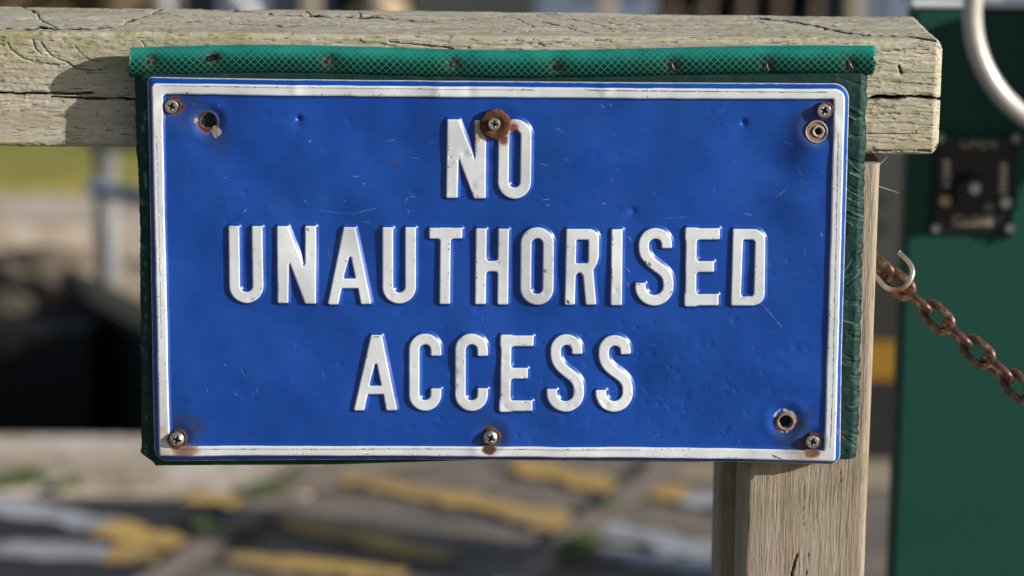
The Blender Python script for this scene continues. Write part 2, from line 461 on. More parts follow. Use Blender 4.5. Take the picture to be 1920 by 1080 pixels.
# slatted steel fence and grey shed behind
fen = empty('slatted_fence', (.0, 8.0, zs), 'dark steel fence of thin uprights behind the rail centre', 'fence')
x0, x1 = P(775, 10, 8.0)[0], P(1000, 10, 8.0)[0]
bm = bmesh.new()
for k in range(34):
    xx = x0 + (x1 - x0) * k / 33; box(bm, (xx - .008, 7.99, zs - .05), (xx + .008, 8.01, 1.2))
link('uprights', bm_mesh('uprights', bm), simple('fence_steel_mat', (.10, .11, .10), .5, .3), fen)
box_obj('fence_bar', (x0, 8.012, 1.05), (x1, 8.04, 1.09), GREYM, fen)
SHED = simple('shed_mat', (.26, .29, .36), .6, var=.2, scale=2)
def shed(px0, px1, Y, h, label, mat):
    a, b = P(px0, 10, Y)[0], P(px1, 10, Y)[0]
    s = empty('shed', ((a + b) / 2, Y, zs), label, 'shed')
    box_obj('wall', (a, Y, zs - .1), (b, Y + 1.6, zs + h), mat, s)
    bm = bmesh.new(); vs = box(bm, (a - .1, Y - .1, zs + h + .003), (b + .1, Y + 1.7, zs + h + .06))
    link('roof', bm_mesh('roof', bm), simple('roof_felt_mat', (.08, .08, .09), .8), s)
    box_obj('door', ((a + b) / 2 - .2, Y - .012, zs), ((a + b) / 2 + .2, Y - .003, zs + min(h - .15, 1.5)), BLUEM, s)
shed(985, 1228, 8.2, 1.6, 'blue grey shed behind the steel fence', SHED)
shed(478, 562, 8.2, 1.5, 'grey shed behind the pale leaning pole', simple('shed_grey_mat', (.22, .23, .27), .6))

shed(1618, 1900, 8.4, 1.5, 'pale blue grey shed behind the green pedestal', SHED)

# hedges and trees
LEAFD = simple('leaf_dark_mat', (.026, .028, .016), .8, var=.6, scale=3, bump=0)
LEAFB = simple('leaf_brown_mat', (.10, .07, .03), .85, var=.5, scale=3, bump=0)
BARK = simple('bark_mat', (.09, .065, .045), .9, var=.4)
def leaves(lo, hi, n, s, seed):
    g = np.random.default_rng(seed)
    lo, hi = np.array(lo), np.array(hi)
    nb = 26
    cen = lo + (hi - lo) * g.random((nb, 3)); rad = (hi - lo).min() * (.25 + .35 * g.random(nb))
    k = g.integers(0, nb, n); d = g.normal(size=(n, 3)); d /= np.linalg.norm(d, axis=1)[:, None]
    c = cen[k] + d * (rad[k] * g.random(n) ** .4)[:, None]
    c[:, 2] = np.maximum(c[:, 2], lo[2])
    u = g.normal(size=(n, 3)); u /= np.linalg.norm(u, axis=1)[:, None]
    v2 = np.cross(u, g.normal(size=(n, 3))); v2 /= np.linalg.norm(v2, axis=1)[:, None]
    s = s * (.6 + .8 * g.random(n))[:, None]
    V = np.stack([c - u * s, c + v2 * s * .5, c + u * s, c - v2 * s * .5], 1).reshape(-1, 3)
    return np_mesh('leaves', V, np.arange(4 * n).reshape(n, 4), smooth=False)
def hedge(px0, px1, Y, h, label, mat, seed, n=5000):
    a, b = P(px0, 10, Y)[0], P(px1, 10, Y)[0]
    e = empty('hedge', ((a + b) / 2, Y + .5, zs), label, 'hedge')
    link('foliage', leaves((a, Y, zs), (b, Y + 1.1, zs + h), n, .11, seed), mat, e)
    for k in range(5):
        xx = a + (b - a) * (k + .5) / 5
        link('stem', tube_mesh('stem', [(xx, Y + .5, zs - .1), (xx + .04, Y + .52, zs + h * .5), (xx - .03, Y + .5, zs + h * .95)], [.02, .014, .006], 8), BARK, e)
hedge(1232, 1588, 7.8, 1.9, 'dark evergreen hedge behind the right end of the rail', LEAFD, 1, 16000)
hedge(-300, 165, 7.7, 1.2, 'brown leafless hedge above the far left of the rail', LEAFB, 2)
hedge(600, 990, 8.6, 1.8, 'dark hedge behind the steel fence', LEAFD, 5)
hedge(-900, -100, 15.0, 1.8, 'long dark hedge beyond the left edge of the yard', LEAFD, 6, 7000)
hedge(1700, 3200, 15.0, 1.8, 'long dark hedge behind the green pedestal', LEAFD, 8, 9000)
for k, (xx, Y, h) in enumerate([(-7, 24, 6), (-2.5, 27, 7), (2.2, 25, 6.5), (6.5, 26, 7)]):
    e = empty('tree', (xx, Y, .3), ['tall dark tree furthest left beyond the far yard', 'tall dark tree left of centre beyond the sheds', 'tall dark tree right of centre beyond the sheds', 'tall dark tree furthest right beyond the far yard'][k], 'tree', 'trees beyond the far yard')
    link('crown', leaves((xx - 1.9, Y - 1.5, h * .35), (xx + 1.9, Y + 1.5, h), 5000, .16, 20 + k), LEAFD, e)
    link('trunk', tube_mesh('trunk', [(xx, Y, .2), (xx + .05, Y, h * .4), (xx - .05, Y, h * .8)], [.2, .15, .05], 10), BARK, e)

# ================================================================== hazard bollard and green control pedestal
yb = 3.13
bx0, bx1 = P(1615, 700, yb)[0], P(1712, 700, yb)[0]
zb = lambda py: float(P(1660, py, yb)[2])
bol = empty('bollard', ((bx0 + bx1) / 2, yb, 0), 'grey and black post with a yellow band beside the green pedestal', 'bollard')
GREYP = simple('grey_paint_mat', (.050, .049, .044), .6, var=.2)
HAZ = simple('hazard_yellow_mat', (.30, .16, .008), .6, var=.15)
for nm, p0, p1, mt in (('base_section', 2000, 716, BLACKP), ('yellow_band', 714.5, 641.5, HAZ), ('middle_section', 640, 505, simple('dark_grey_paint_mat', (.024, .024, .022), .6)), ('top_section', 503.5, 280, GREYP)):
    z0, z1 = max(zb(p0) if p0 < 1500 else 0, 0), zb(p1)
    box_obj(nm, (bx0, yb, z0), (bx1, yb + .09, z1), mt, bol, .004)
for py in (372, 425):
    bm = bmesh.new()
    c0 = P(1655, py, yb)
    g = bmesh.ops.create_cone(bm, cap_ends=True, segments=16, radius1=.008, radius2=.008, depth=.006)
    bmesh.ops.rotate(bm, verts=g['verts'], cent=(0, 0, 0), matrix=Matrix.Rotation(R(90), 3, 'X'))
    bmesh.ops.translate(bm, verts=g['verts'], vec=(c0[0], yb - .003, c0[2]))
    link('bolt', bm_mesh('bolt', bm), BLACKP, bol)

YP = 0.75
t = NT('pedestal_green_mat'); v = t.pos()
n1 = t.noise(v, 6, 4); n2 = t.noise(v, 250, 2)
t.set(Base_Color=t.ramp(n1, [(.3, (.0075, .056, .040)), (.7, (.010, .066, .048))]), Roughness=.5)
t.b.inputs['Specular IOR Level'].default_value = .25
t.bump(n2, .15, .0006); PGRN = t.m
px0 = float(P(1690, 600, YP)[0]); pzt = float(P(1800, 17, YP)[2]); px1 = px0 + .40
ped = empty('control_pedestal', (px0 + .2, YP + .04, 0), 'dark green steel control pedestal with black switch panel and handwheel', 'pedestal')
box_obj('cabinet', (px0, YP, 0.0), (px1, YP + .04, pzt), PGRN, ped, .004)
box_obj('lid', (px0 - .004, YP - .004, pzt + .001), (px1 + .004, YP + .066, pzt + .007), simple('pale_lid_mat', (.72, .72, .70), .5, var=.1), ped, .003)
BLK = simple('black_panel_mat', (.010, .010, .012), .35, var=.2, scale=30, bump=0)
STEEL = simple('steel_mat', (.55, .54, .52), .38, .9, var=.15, scale=60, bump=.1, bd=.0003)
def PP(px, py, dy=0.0): return P(px, py, YP + dy)
a, b = PP(1748, 434), PP(1902, 262)
box_obj('switch_panel', (a[0], YP - .006, a[2]), (b[0], YP - .0005, b[2]), BLK, ped, .001)
bm = bmesh.new(); fr = .004
for lo, hi in (((b[0] + .0002, a[2] - fr), (b[0] + fr, b[2] + fr)), ((a[0], b[2] + .0002), (b[0], b[2] + fr))):
    box(bm, (lo[0], YP - .009, lo[1]), (hi[0], YP - .0005, hi[1]))
link('panel_frame', bm_mesh('panel_frame', bm), PGRN, ped)
def disc(name, c, r, d, mat, parent, seg=24, axis='Y'):
    bm = bmesh.new(); g = bmesh.ops.create_cone(bm, cap_ends=True, segments=seg, radius1=r, radius2=r * .9, depth=d)
    bmesh.ops.rotate(bm, verts=bm.verts, cent=(0, 0, 0), matrix=Matrix.Rotation(R(90), 3, 'X'))
    bmesh.ops.translate(bm, verts=bm.verts, vec=c)
    return link(name, bm_mesh(name, bm), mat, parent)
for px, py in ((1760, 256), (1901, 256), (1752, 424), (1890, 424)):
    c = PP(px, py); disc('panel_screw', (c[0], YP - .0085, c[2]), .0042, .005, simple('dull_zinc_mat', (.35, .35, .36), .45, .8), ped, 16)
c = PP(1813, 352); kn = disc('knob', (c[0], YP - .016, c[2]), .014, .02, BLK, ped)
c = PP(1817, 341); disc('knob_cap', (c[0], YP - .030, c[2]), .0055, .008, STEEL, kn, 16)
c = PP(1850, 384); disc('indicator', (c[0], YP - .009, c[2]), .005, .006, simple('lens_mat', (.10, .16, .14), .2), ped, 16)
c = PP(1882, 376); disc('push_button', (c[0], YP - .009, c[2]), .0055, .007, STEEL, ped, 16)
c = PP(1769, 372); disc('push_button', (c[0], YP - .009, c[2]), .0055, .007, simple('brass_button_mat', (.5, .40, .24), .4, .6), ped, 16)
CREAM = simple('cream_letter_mat', (.50, .43, .31), .6, var=.1, bump=0)
def text_part(name, s, size, c, mat, parent, rot=0.0):
    cu = bpy.data.curves.new(name, 'FONT'); cu.body = s; cu.size = size; cu.align_x = 'CENTER'; cu.align_y = 'CENTER'; cu.extrude = .0003
    to = bpy.data.objects.new('tmp_text', cu); COL.objects.link(to)
    dg = bpy.context.evaluated_depsgraph_get(); me = bpy.data.meshes.new_from_object(to.evaluated_get(dg))
    bpy.data.objects.remove(to)
    me.transform(Matrix.Translation(c) @ Matrix.Rotation(R(90), 4, 'X') @ Matrix.Rotation(R(rot), 4, 'Z'))
    me.materials.clear()
    return link(name, me, mat, parent)
c = PP(1833, 268); text_part('lettering', 'OPEN', .0125, (c[0], YP - .0064, c[2]), CREAM, ped)
c = PP(1822, 412); text_part('lettering', 'CLOSE', .0125, (c[0], YP - .0064, c[2]), CREAM, ped)
def marks(pp):
    bm = bmesh.new()
    for px, py in pp:
        c = PP(px, py); g = .0022
        box(bm, (c[0] - g * 1.4, YP - .0068, c[2] - g), (c[0] + g * 1.4, YP - .0061, c[2] + g * .55))
    link('worn_marking', bm_mesh('worn_marking', bm), CREAM, ped)
marks([(1880, 306), (1880, 316), (1880, 326), (1879, 336), (1879, 346), (1879, 356)])
marks([(1773, 300 + 11 * i) for i in range(5)])
for k, (px, py) in enumerate([] and [(1880, 306), (1880, 316), (1880, 326), (1879, 336), (1879, 346), (1879, 356)] + [(1773, 300 + 11 * i) for i in range(5)]):
    c = PP(px, py); g = .0022
    box(bm, (c[0] - g * 1.4, YP - .0068, c[2] - g), (c[0] + g * 1.4, YP - .0061, c[2] + g * .55))
shade_post = empty('bollard', (1.57, 1.88, 0), 'unseen square green post added beyond the right of the handrail to shade the paving', 'bollard')  # unseen post added to throw the shadow band across the paving
box_obj('base_section', (1.5, 1.80, 0), (1.66, 1.985, .64), PGRN, shade_post, .006)
box_obj('cap', (1.495, 1.795, .642), (1.665, 1.99, .72), simple('concrete_mat', (.3, .29, .27), .9), shade_post, .015)
# handwheel of bent bright tube, hub and spokes beyond the right of the frame
wy = YP - .07
wc = P(2068, 18, wy); wr = float(P(2068 + 245, 18, wy)[0] - wc[0])
box_obj('foot_plate', (px0 - .03, YP - .05, .0), (px1 + .03, YP + .10, .012), PGRN, ped)
whl = link('handwheel', tube_mesh('handwheel', [(wc[0] + wr * math.cos(a), wy, wc[2] + wr * math.sin(a)) for a in np.linspace(0, 2 * math.pi, 72, endpoint=False)], .0085, 14, True), simple('worn_white_tube_mat', (.60, .56, .50), .35, .2, var=.15, scale=25), ped)
for a in (20, 140, 260):
    link('spoke', tube_mesh('spoke', [tuple(wc), (wc[0] + wr * math.cos(R(a)), wy, wc[2] + wr * math.sin(R(a)))], .006, 10), STEEL, whl)
disc('hub', (wc[0], wy + .02, wc[2]), .022, .10, STEEL, whl)
gc = P(2320, 112, YP - .10)
gw = disc('shade_disc', (gc[0], YP - .10, gc[2]), .086, .02, PGRN, ped, 48)  # unseen disc added to cast the round shadow on the cabinet front
disc('shade_disc_shaft', (gc[0], YP - .045, gc[2]), .02, .09, STEEL, gw)

# ================================================================== wooden handrail
t = NT('weathered_rail_mat'); v = t.pos((1, 1, 1))
vg = t.pos((6, 60, 60)); vh = t.pos((1.6, 14, 14))
g1 = t.noise(vg, 26, 5, .65, .3); g2 = t.noise(vh, 9, 5, .6, .6); g3 = t.noise(v, 900, 2)
sp = t.noise(t.pos((12, 110, 110)), 9, 3, .5, .4)
c = t.ramp(g2, [(.25, (.40, .345, .255)), (.5, (.53, .475, .37)), (.75, (.63, .575, .47))])
c = t.mix(t.rng(g1, .42, .7, 0, .45), c, (.36, .31, .235, 1))
lich = t.math('MULTIPLY', t.attr('algae'), t.rng(t.noise(v, 38, 5, .7), .38, .62, 0, 1))
c = t.mix(lich, c, (.34, .32, .14, 1))
c = t.mix(t.rng(sp, .62, .68, 0, .75), c, (.09, .07, .05, 1))
sp2 = t.noise(t.pos((55, 150, 150)), 9, 2, .5)
c = t.mix(t.rng(sp2, .64, .72, 0, .7), c, (.11, .09, .06, 1))
c = t.mix(t.attr('crack'), c, (.012, .009, .007, 1))
t.set(Base_Color=c, Roughness=.88)
t.b.inputs['Specular IOR Level'].default_value = .25
h = t.math('ADD', t.math('MULTIPLY', g1, .6), t.math('MULTIPLY', t.rng(sp, .58, .68, 1, 0), .8))
h = t.math('ADD', h, t.math('MULTIPLY', g3, .15))
t.bump(h, .6, .0009); RAILM = t.m

YR = 0.0235                                  # front face of the rail
zt = float(P(1650, 73.5, YR)[2]); zbm = float(P(1690, 291, YR)[2])
RD = .117
xr = float(P(1766, 160, YR)[0])              # right end
xl = -2.2
cr = .0038
def rr_profile(y0, y1, z0, z1, r, ds_fine, ds_coarse):
    "rounded rectangle, front and top finely divided; returns points, normals, running length"
    pts = []
    def edge(a, b, ds):
        n = max(2, int(math.dist(a, b) / ds)); return [(a[0] + (b[0] - a[0]) * i / n, a[1] + (b[1] - a[1]) * i / n) for i in range(n)]
    def corner(cy, cz, a0): return [(cy + r * math.cos(R(a0 + 90 * i / 8)), cz + r * math.sin(R(a0 + 90 * i / 8))) for i in range(8)]
    # start at bottom front, go up the front, over the top, down the back
    pts += edge((y0, z0 + r), (y0, z1 - r), ds_fine)
    pts += corner(y0 + r, z1 - r, 180)[::1] if False else [(y0 + r - r * math.cos(R(90 * i / 8)), z1 - r + r * math.sin(R(90 * i / 8))) for i in range(8)]
    pts += edge((y0 + r, z1), (y1 - r, z1), ds_fine)
    pts += [(y1 - r + r * math.sin(R(90 * i / 8)), z1 - r + r * math.cos(R(90 * i / 8))) for i in range(8)]
    pts += edge((y1, z1 - r), (y1, z0 + r), ds_coarse)
    pts += [(y1 - r + r * math.cos(R(90 * i / 8)), z0 + r - r * math.sin(R(90 * i / 8))) for i in range(8)]
    pts += edge((y1 - r, z0), (y0 + r, z0), ds_coarse)
    pts += [(y0 + r - r * math.sin(R(90 * i / 8)), z0 + r - r * math.cos(R(90 * i / 8))) for i in range(8)]
    p = np.array(pts); q = np.roll(p, -1, 0) - np.roll(p, 1, 0)
    q /= np.linalg.norm(q, axis=1)[:, None]
    nrm = np.stack([-q[:, 1], q[:, 0]], 1)      # left of the walking direction = outward
    s = np.concatenate([[0], np.cumsum(np.linalg.norm(np.diff(p, axis=0), axis=1))])
    return p, nrm, s
prof, pn, ps = rr_profile(YR, YR + RD, zbm, zt, cr, .0006, .004)
xs = np.concatenate([np.linspace(xl, -.36, 60, endpoint=False), np.arange(-.36, xr - .006, .0006), np.linspace(xr - .006, xr, 12)])
nX, nS = len(xs), len(prof)
XX = np.repeat(xs[:, None], nS, 1); YY = np.repeat(prof[None, :, 0], nX, 0); ZZ = np.repeat(prof[None, :, 1], nX, 0)
SS = np.repeat(ps[None, :], nX, 0)
qx, qy = proj(XX, YY, ZZ)
front = (YY < YR + RD - .003)
disp = .0007 * fbm(XX * 18, SS * 70, 4, 1) + .00035 * fbm(XX * 90, SS * 420, 3, 5) + .0011 * fbm(XX * 4, SS * 14, 2, 9)
cup = sstep(.3, .8, fbm(XX * 60, SS * 160, 3, 14)) * sstep(.05, .5, fbm(XX * 7, SS * 22, 2, 3)); disp -= .0007 * cup; disp += .00030 * fbm(XX * 330, SS * 420, 3, 17) * sstep(-.25, .35, fbm(XX * 9, SS * 40, 2, 19)); disp -= .0006 * sstep(.62, .70, vnoise(XX * 90, SS * 900, 23)) * sstep(-.2, .3, fbm(XX * 12, SS * 50, 2, 29))
CRACKS = [([(0, 52), (40, 53), (75, 51), (105, 53), (161, 54), (200, 50), (233, 46), (236, 40), (260, 34), (278, 29), (303, 19)], 1.7, .004),
          ([(18, 10), (36, 14), (69, 26), (79, 39), (92, 45), (105, 51)], 1.5, .003),
          ([(-60, 172), (0, 173), (28, 176), (83, 175), (139, 176), (172, 175)], 1.9, .004), ([(97, 183), (167, 185), (247, 186), (400, 187)], 1.7, .004),
          ([(75, 80), (97, 106), (122, 114), (139, 128), (167, 132), (200, 131)], .95, .0012), ([(13, 80), (17, 92), (42, 108), (67, 118), (110, 123)], .9, .001),
          ([(140, 85), (150, 97), (165, 110), (190, 116)], .7, .0007), ([(60, 75), (65, 90), (75, 100)], .9, .001), ([(265, 78), (272, 90), (285, 96)], .8, .0008),
          ([(380, 19), (430, 20), (470, 24), (530, 30), (580, 31.5), (640, 33), (700, 33), (760, 37), (815, 41)], 1.4, .003),
          ([(572, 23), (582, 28), (580, 32)], 1.3, .002), ([(672, 25), (676, 29), (674, 33)], 1.3, .002), ([(730, 78), (770, 82), (800, 87), (850, 90)], 1.1, .0015),
          ([(430, 42), (480, 46), (560, 48), (640, 49)], .8, .001), ([(940, 30), (965, 35), (985, 44), (1000, 50)], .9, .001),
          ([(1015, 40), (1050, 46), (1080, 56), (1105, 61)], .9, .001), ([(1060, 36), (1100, 42), (1150, 52)], .8, .001), ([(1130, 42), (1190, 49), (1240, 60)], .8, .001),
          ([(1400, 33), (1440, 36), (1470, 40), (1518, 46), (1573, 57), (1634, 65), (1690, 67), (1754, 74)], 2.0, .005),
          ([(1600, 186), (1625, 185), (1676, 182), (1718, 180), (1745, 184), (1775, 190)], 3.2, .009),
          ([(1626, 251), (1690, 251), (1718, 249)], 1.0, .0012), ([(1628, 97), (1665, 96), (1700, 91), (1740, 92)], .9, .001), ([(1640, 152), (1690, 154), (1755, 160)], .9, .001),
          ([(1630, 215), (1680, 213), (1730, 214)], .8, .0008), ([(1686, 124), (1689, 136)], 2.0, .002), ([(1722, 283), (1742, 284)], 2.2, .003), ([(1640, 285), (1670, 284)], 1.0, .0012)]
for k in range(46):                                  # short checks following the grain
    x0, y0 = random.uniform(0, 1750), random.uniform(20, 285)
    if y0 > 90 and 250 < x0 < 1625: y0 = random.uniform(20, 88)
    L = random.uniform(15, 70); CRACKS.append(([(x0, y0), (x0 + L * .5, y0 + random.uniform(-2, 3)), (x0 + L, y0 + random.uniform(-3, 5))], random.uniform(.5, .85), .0006))
crack = np.zeros_like(disp)
wx = qx + 2.2 * fbm(XX * 160, SS * 160, 2, 31); wyy = qy + 2.6 * fbm(XX * 120, SS * 120, 3, 33)
for pts, wdt, dep in CRACKS:
    lo = min(p[0] for p in pts) - 12, min(p[1] for p in pts) - 12; hi = max(p[0] for p in pts) + 12, max(p[1] for p in pts) + 12
    m = front & (qx > lo[0]) & (qx < hi[0]) & (qy > lo[1]) & (qy < hi[1])
    if not m.any(): continue
    d = line_d(wx[m], wyy[m], pts)
    ontop = np.clip((ZZ[m] - (zt - .002)) / .002, 0, 1)
    wl = wdt * (.6 + .7 * vnoise(qx[m] / 14, qy[m] / 14, 4)) * (1 - .35 * ontop)
    cut = 1 - sstep(wl * .45, wl * 1.15, d); dk = 1 - sstep(wl * .7, wl * 1.45, d)
    lip = np.exp(-(d / (wl * 3)) ** 2)
    disp[m] += -dep * cut * (1 - .55 * ontop) - .00025 * lip * min(1, dep / .002)
    crack[m] = np.maximum(crack[m], dk * min(1, .4 + dep / .003))
cham = np.clip((XX - (xr - .0048)) / .0048, 0, 1)
cyc, czc = YR + RD / 2, (zt + zbm) / 2
inset = .0042 * (cham ** 1.5)
YY2 = YY + pn[None, :, 0] * disp + np.sign(cyc - YY) * inset * (np.abs(YY - cyc) > RD / 2 - cr - .0001)
ZZ2 = ZZ + pn[None, :, 1] * disp + np.sign(czc - ZZ) * inset * (np.abs(ZZ - czc) > (zt - zbm) / 2 - cr - .0001)
algae = np.clip(.35 + 1.1 * fbm(XX * 5, SS * 30, 3, 21), 0, 1) * .75
edge_top = np.exp(-((qy - (70 + (qx - 1650) * .0096)) / 14) ** 2); algae = np.clip(algae + .6 * edge_top * (vnoise(XX * 60, SS * 60, 8) > .35), 0, 1)
algae = np.clip(algae + .8 * sstep(262, 290, qy - (qx - 1700) * .0105), 0, 1)
V = np.stack([XX, YY2, ZZ2], -1).reshape(-1, 3)
rail_t = empty('wooden_handrail', (float(P(1500, 1000, .05)[0]), .05, 0), 'weathered grey timber handrail with cracked rail on a square post', 'handrail')
me = np_mesh('rail', V, grid_faces(nX, nS, True)[:, ::-1], {'crack': crack.ravel(), 'algae': algae.ravel()})
bm = bmesh.new(); bm.from_mesh(me); bm.verts.ensure_lookup_table()
bm.faces.new([bm.verts[(nX - 1) * nS + j] for j in range(nS)]); bm.faces.new([bm.verts[j] for j in range(nS)][::-1])
bmesh.ops.recalc_face_normals(bm, faces=bm.faces); bm.to_mesh(me); bm.free()
link('rail', me, RAILM, rail_t)

# post: vertical grain
t = NT('weathered_post_mat'); v = t.pos()
g1 = t.noise(t.pos((60, 60, 3.6)), 18, 4, .6, .12); g2 = t.noise(t.pos((22, 22, 1.0)), 5, 4, .6, .1); g3 = t.noise(t.pos((150, 150, 9)), 9, 3)
c = t.ramp(g2, [(.25, (.30, .232, .17)), (.5, (.375, .302, .23)), (.78, (.44, .37, .292))])
c = t.mix(t.rng(t.noise(t.pos((16, 16, 1.5)), 4, 3), .5, .7, 0, .5), c, (.37, .35, .26, 1))
c = t.mix(t.rng(g1, .52, .66, 0, .6), c, (.20, .15, .11, 1))
c = t.mix(t.rng(g3, .60, .68, 0, .5), c, (.09, .065, .045, 1))
c = t.mix(t.math('MULTIPLY', t.attr('algae'), t.rng(t.noise(v, 60, 4), .4, .65)), c, (.20, .185, .07, 1))
c = t.mix(t.attr('crack'), c, (.012, .009, .007, 1))
t.set(Base_Color=c, Roughness=.88); t.b.inputs['Specular IOR Level'].default_value = .25
t.bump(t.math('SUBTRACT', 1.0, t.math('ADD', t.math('MULTIPLY', g1, .9), t.math('MULTIPLY', g3, .5))), .7, .0012); POSTM = t.m
def post_mesh(x0, x1, y0, y1, ztop, zvis, r, seed, cracks=()):
    # profile in (x, y): start at the left end of the front, run right
    pts = []
    nf = int((x1 - x0 - 2 * r) / .0007)
    pts += [(x0 + r + (x1 - x0 - 2 * r) * i / nf, y0) for i in range(nf)]
    pts += [(x1 - r + r * math.sin(R(90 * i / 8)), y0 + r - r * math.cos(R(90 * i / 8))) for i in range(8)]
    pts += [(x1, y0 + r + (y1 - y0 - 2 * r) * i / 40) for i in range(40)]
    pts += [(x1 - r + r * math.cos(R(90 * i / 8)), y1 - r + r * math.sin(R(90 * i / 8))) for i in range(8)]
    pts += [(x1 - r - (x1 - x0 - 2 * r) * i / 10, y1) for i in range(10)]
    pts += [(x0 + r - r * math.sin(R(90 * i / 8)), y1 - r + r * math.cos(R(90 * i / 8))) for i in range(8)]
    pts += [(x0, y1 - r - (y1 - y0 - 2 * r) * i / 40) for i in range(40)]
    pts += [(x0 + r - r * math.cos(R(90 * i / 8)), y0 + r - r * math.sin(R(90 * i / 8))) for i in range(8)]
    p = np.array(pts); q = np.roll(p, -1, 0) - np.roll(p, 1, 0); q /= np.linalg.norm(q, axis=1)[:, None]
    nm = np.stack([q[:, 1], -q[:, 0]], 1)
    s = np.concatenate([[0], np.cumsum(np.linalg.norm(np.diff(p, axis=0), axis=1))])
    zz = np.concatenate([np.linspace(0, zvis, 30, endpoint=False), np.arange(zvis, ztop, .0014), [ztop]])
    n, m = len(zz), len(p)
    Z = np.repeat(zz[:, None], m, 1); X = np.repeat(p[None, :, 0], n, 0); Y = np.repeat(p[None, :, 1], n, 0); S = np.repeat(s[None, :], n, 0)
    d = .00014 * fbm(S * 420, Z * 22, 3, seed) + .00020 * fbm(S * 1000, Z * 40, 2, seed + 3) + .0009 * fbm(S * 30, Z * 4, 2, seed + 5)
    ax, ay = proj(X, Y, Z); ck = np.zeros_like(d)
    for c_, wdt, dep in cracks:
        e = line_d(ax + 1.5 * fbm(Z * 200, S * 200, 2, 2), ay, c_); cut = (1 - sstep(wdt * .5, wdt * 1.3, e)) * (Y < y0 + .01)
        d -= dep * cut; ck = np.maximum(ck, cut)
    al = np.clip(sstep(1000, 900, ay) * .7, 0, 1) * (ay > 850) * (Y < y0 + .004)
    V = np.stack([X + nm[None, :, 0] * d, Y + nm[None, :, 1] * d, Z], -1).reshape(-1, 3)
    me = np_mesh('post', V, grid_faces(n, m, True), {'crack': ck.ravel(), 'algae': al.ravel()})
    bm = bmesh.new(); bm.from_mesh(me); bm.verts.ensure_lookup_table()
    bm.faces.new([bm.verts[(n - 1) * m + j] for j in range(m)])
    bmesh.ops.recalc_face_normals(bm, faces=bm.faces); bm.to_mesh(me); bm.free()
    return me
YPO = 0.0245
xa, xb = float(P(1392, 980, YPO)[0]), float(P(1626, 980, YPO)[0])
ptop = float(P(1640, 297, YPO + .02)[2])
link('post', post_mesh(xa, xb, YPO, YPO + .060, ptop, .62, .0052, 3, [([(1493, 1040), (1489, 1058), (1484, 1080), (1480, 1110)], 1.6, .003), ([(1515, 1035), (1512, 1080)], .8, .001), ([(1504, 930), (1507, 985)], .5, .0006), ([(1575, 880), (1577, 905)], .6, .0006)]), POSTM, rail_t)
xa2 = float(P(1346, 980, YPO + .062)[0])
link('post', post_mesh(xa2, xb - .012, YPO + .062, YPO + .11, ptop + .002, .62, .004, 8), POSTM, rail_t)

# ================================================================== green backing board
t = NT('board_green_mat'); v = t.pos()
n1 = t.noise(v, 30, 5, .6); n2 = t.noise(t.pos((1, 1, 1)), 160, 4, .6)
c = t.ramp(n1, [(.3, (.0045, .027, .022)), (.6, (.007, .040, .032)), (.8, (.015, .068, .055))])
c = t.mix(t.math('MULTIPLY', t.attr('scuff'), t.rng(n2, .45, .6)), c, (.09, .21, .17, 1))
t.set(Base_Color=c, Roughness=t.rng(n2, .3, .7, .55, .8)); t.b.inputs['Specular IOR Level'].default_value = .3; t.bump(n2, .35, .0005); BOARDM = t.m
YB = .0062
def curve_y(pts):
    a = np.array(pts, float); return lambda q: np.interp(q, a[:, 0], a[:, 1])
def smooth_interp(pts):
    a = np.array(pts, float)
    if len(a) > 3:
        co = np.polyfit((a[:, 0] - a[:, 0].mean()) / 500, a[:, 1], 3 if len(a) > 4 else 2)
        m = a[:, 0].mean(); return lambda q: np.polyval(co, (np.clip(q, a[0, 0], a[-1, 0]) - m) / 500)
    return curve_y(pts)
bl = curve_y([(130, 249), (150, 251), (270, 254), (330, 258), (400, 261), (600, 263), (840, 264), (870, 264)])
br = curve_y([(140, 1627), (290, 1623), (500, 1617), (750, 1612), (860, 1607)])
bt = curve_y([(240, 140), (480, 134), (850, 143), (1000, 146), (1250, 141), (1630, 137)])
bb = curve_y([(260, 873), (620, 871), (780, 866), (900, 862), (1300, 866), (1610, 861)])
nx, nz = 560, 760
us, vs_ = np.linspace(0, 1, nx), np.linspace(0, 1, nz)
us = np.concatenate([us[us < .955][::2], np.linspace(.955, 1, 130)]); nx = len(us)
U, Vv = np.meshgrid(us, vs_, indexing='ij')
py_ = 140 + Vv * (866 - 140); px_ = 255 + U * 1360
for _ in range(3):
    px_ = bl(py_) + U * (br(py_) - bl(py_)); py_ = bt(px_) + Vv * (bb(px_) - bt(px_))
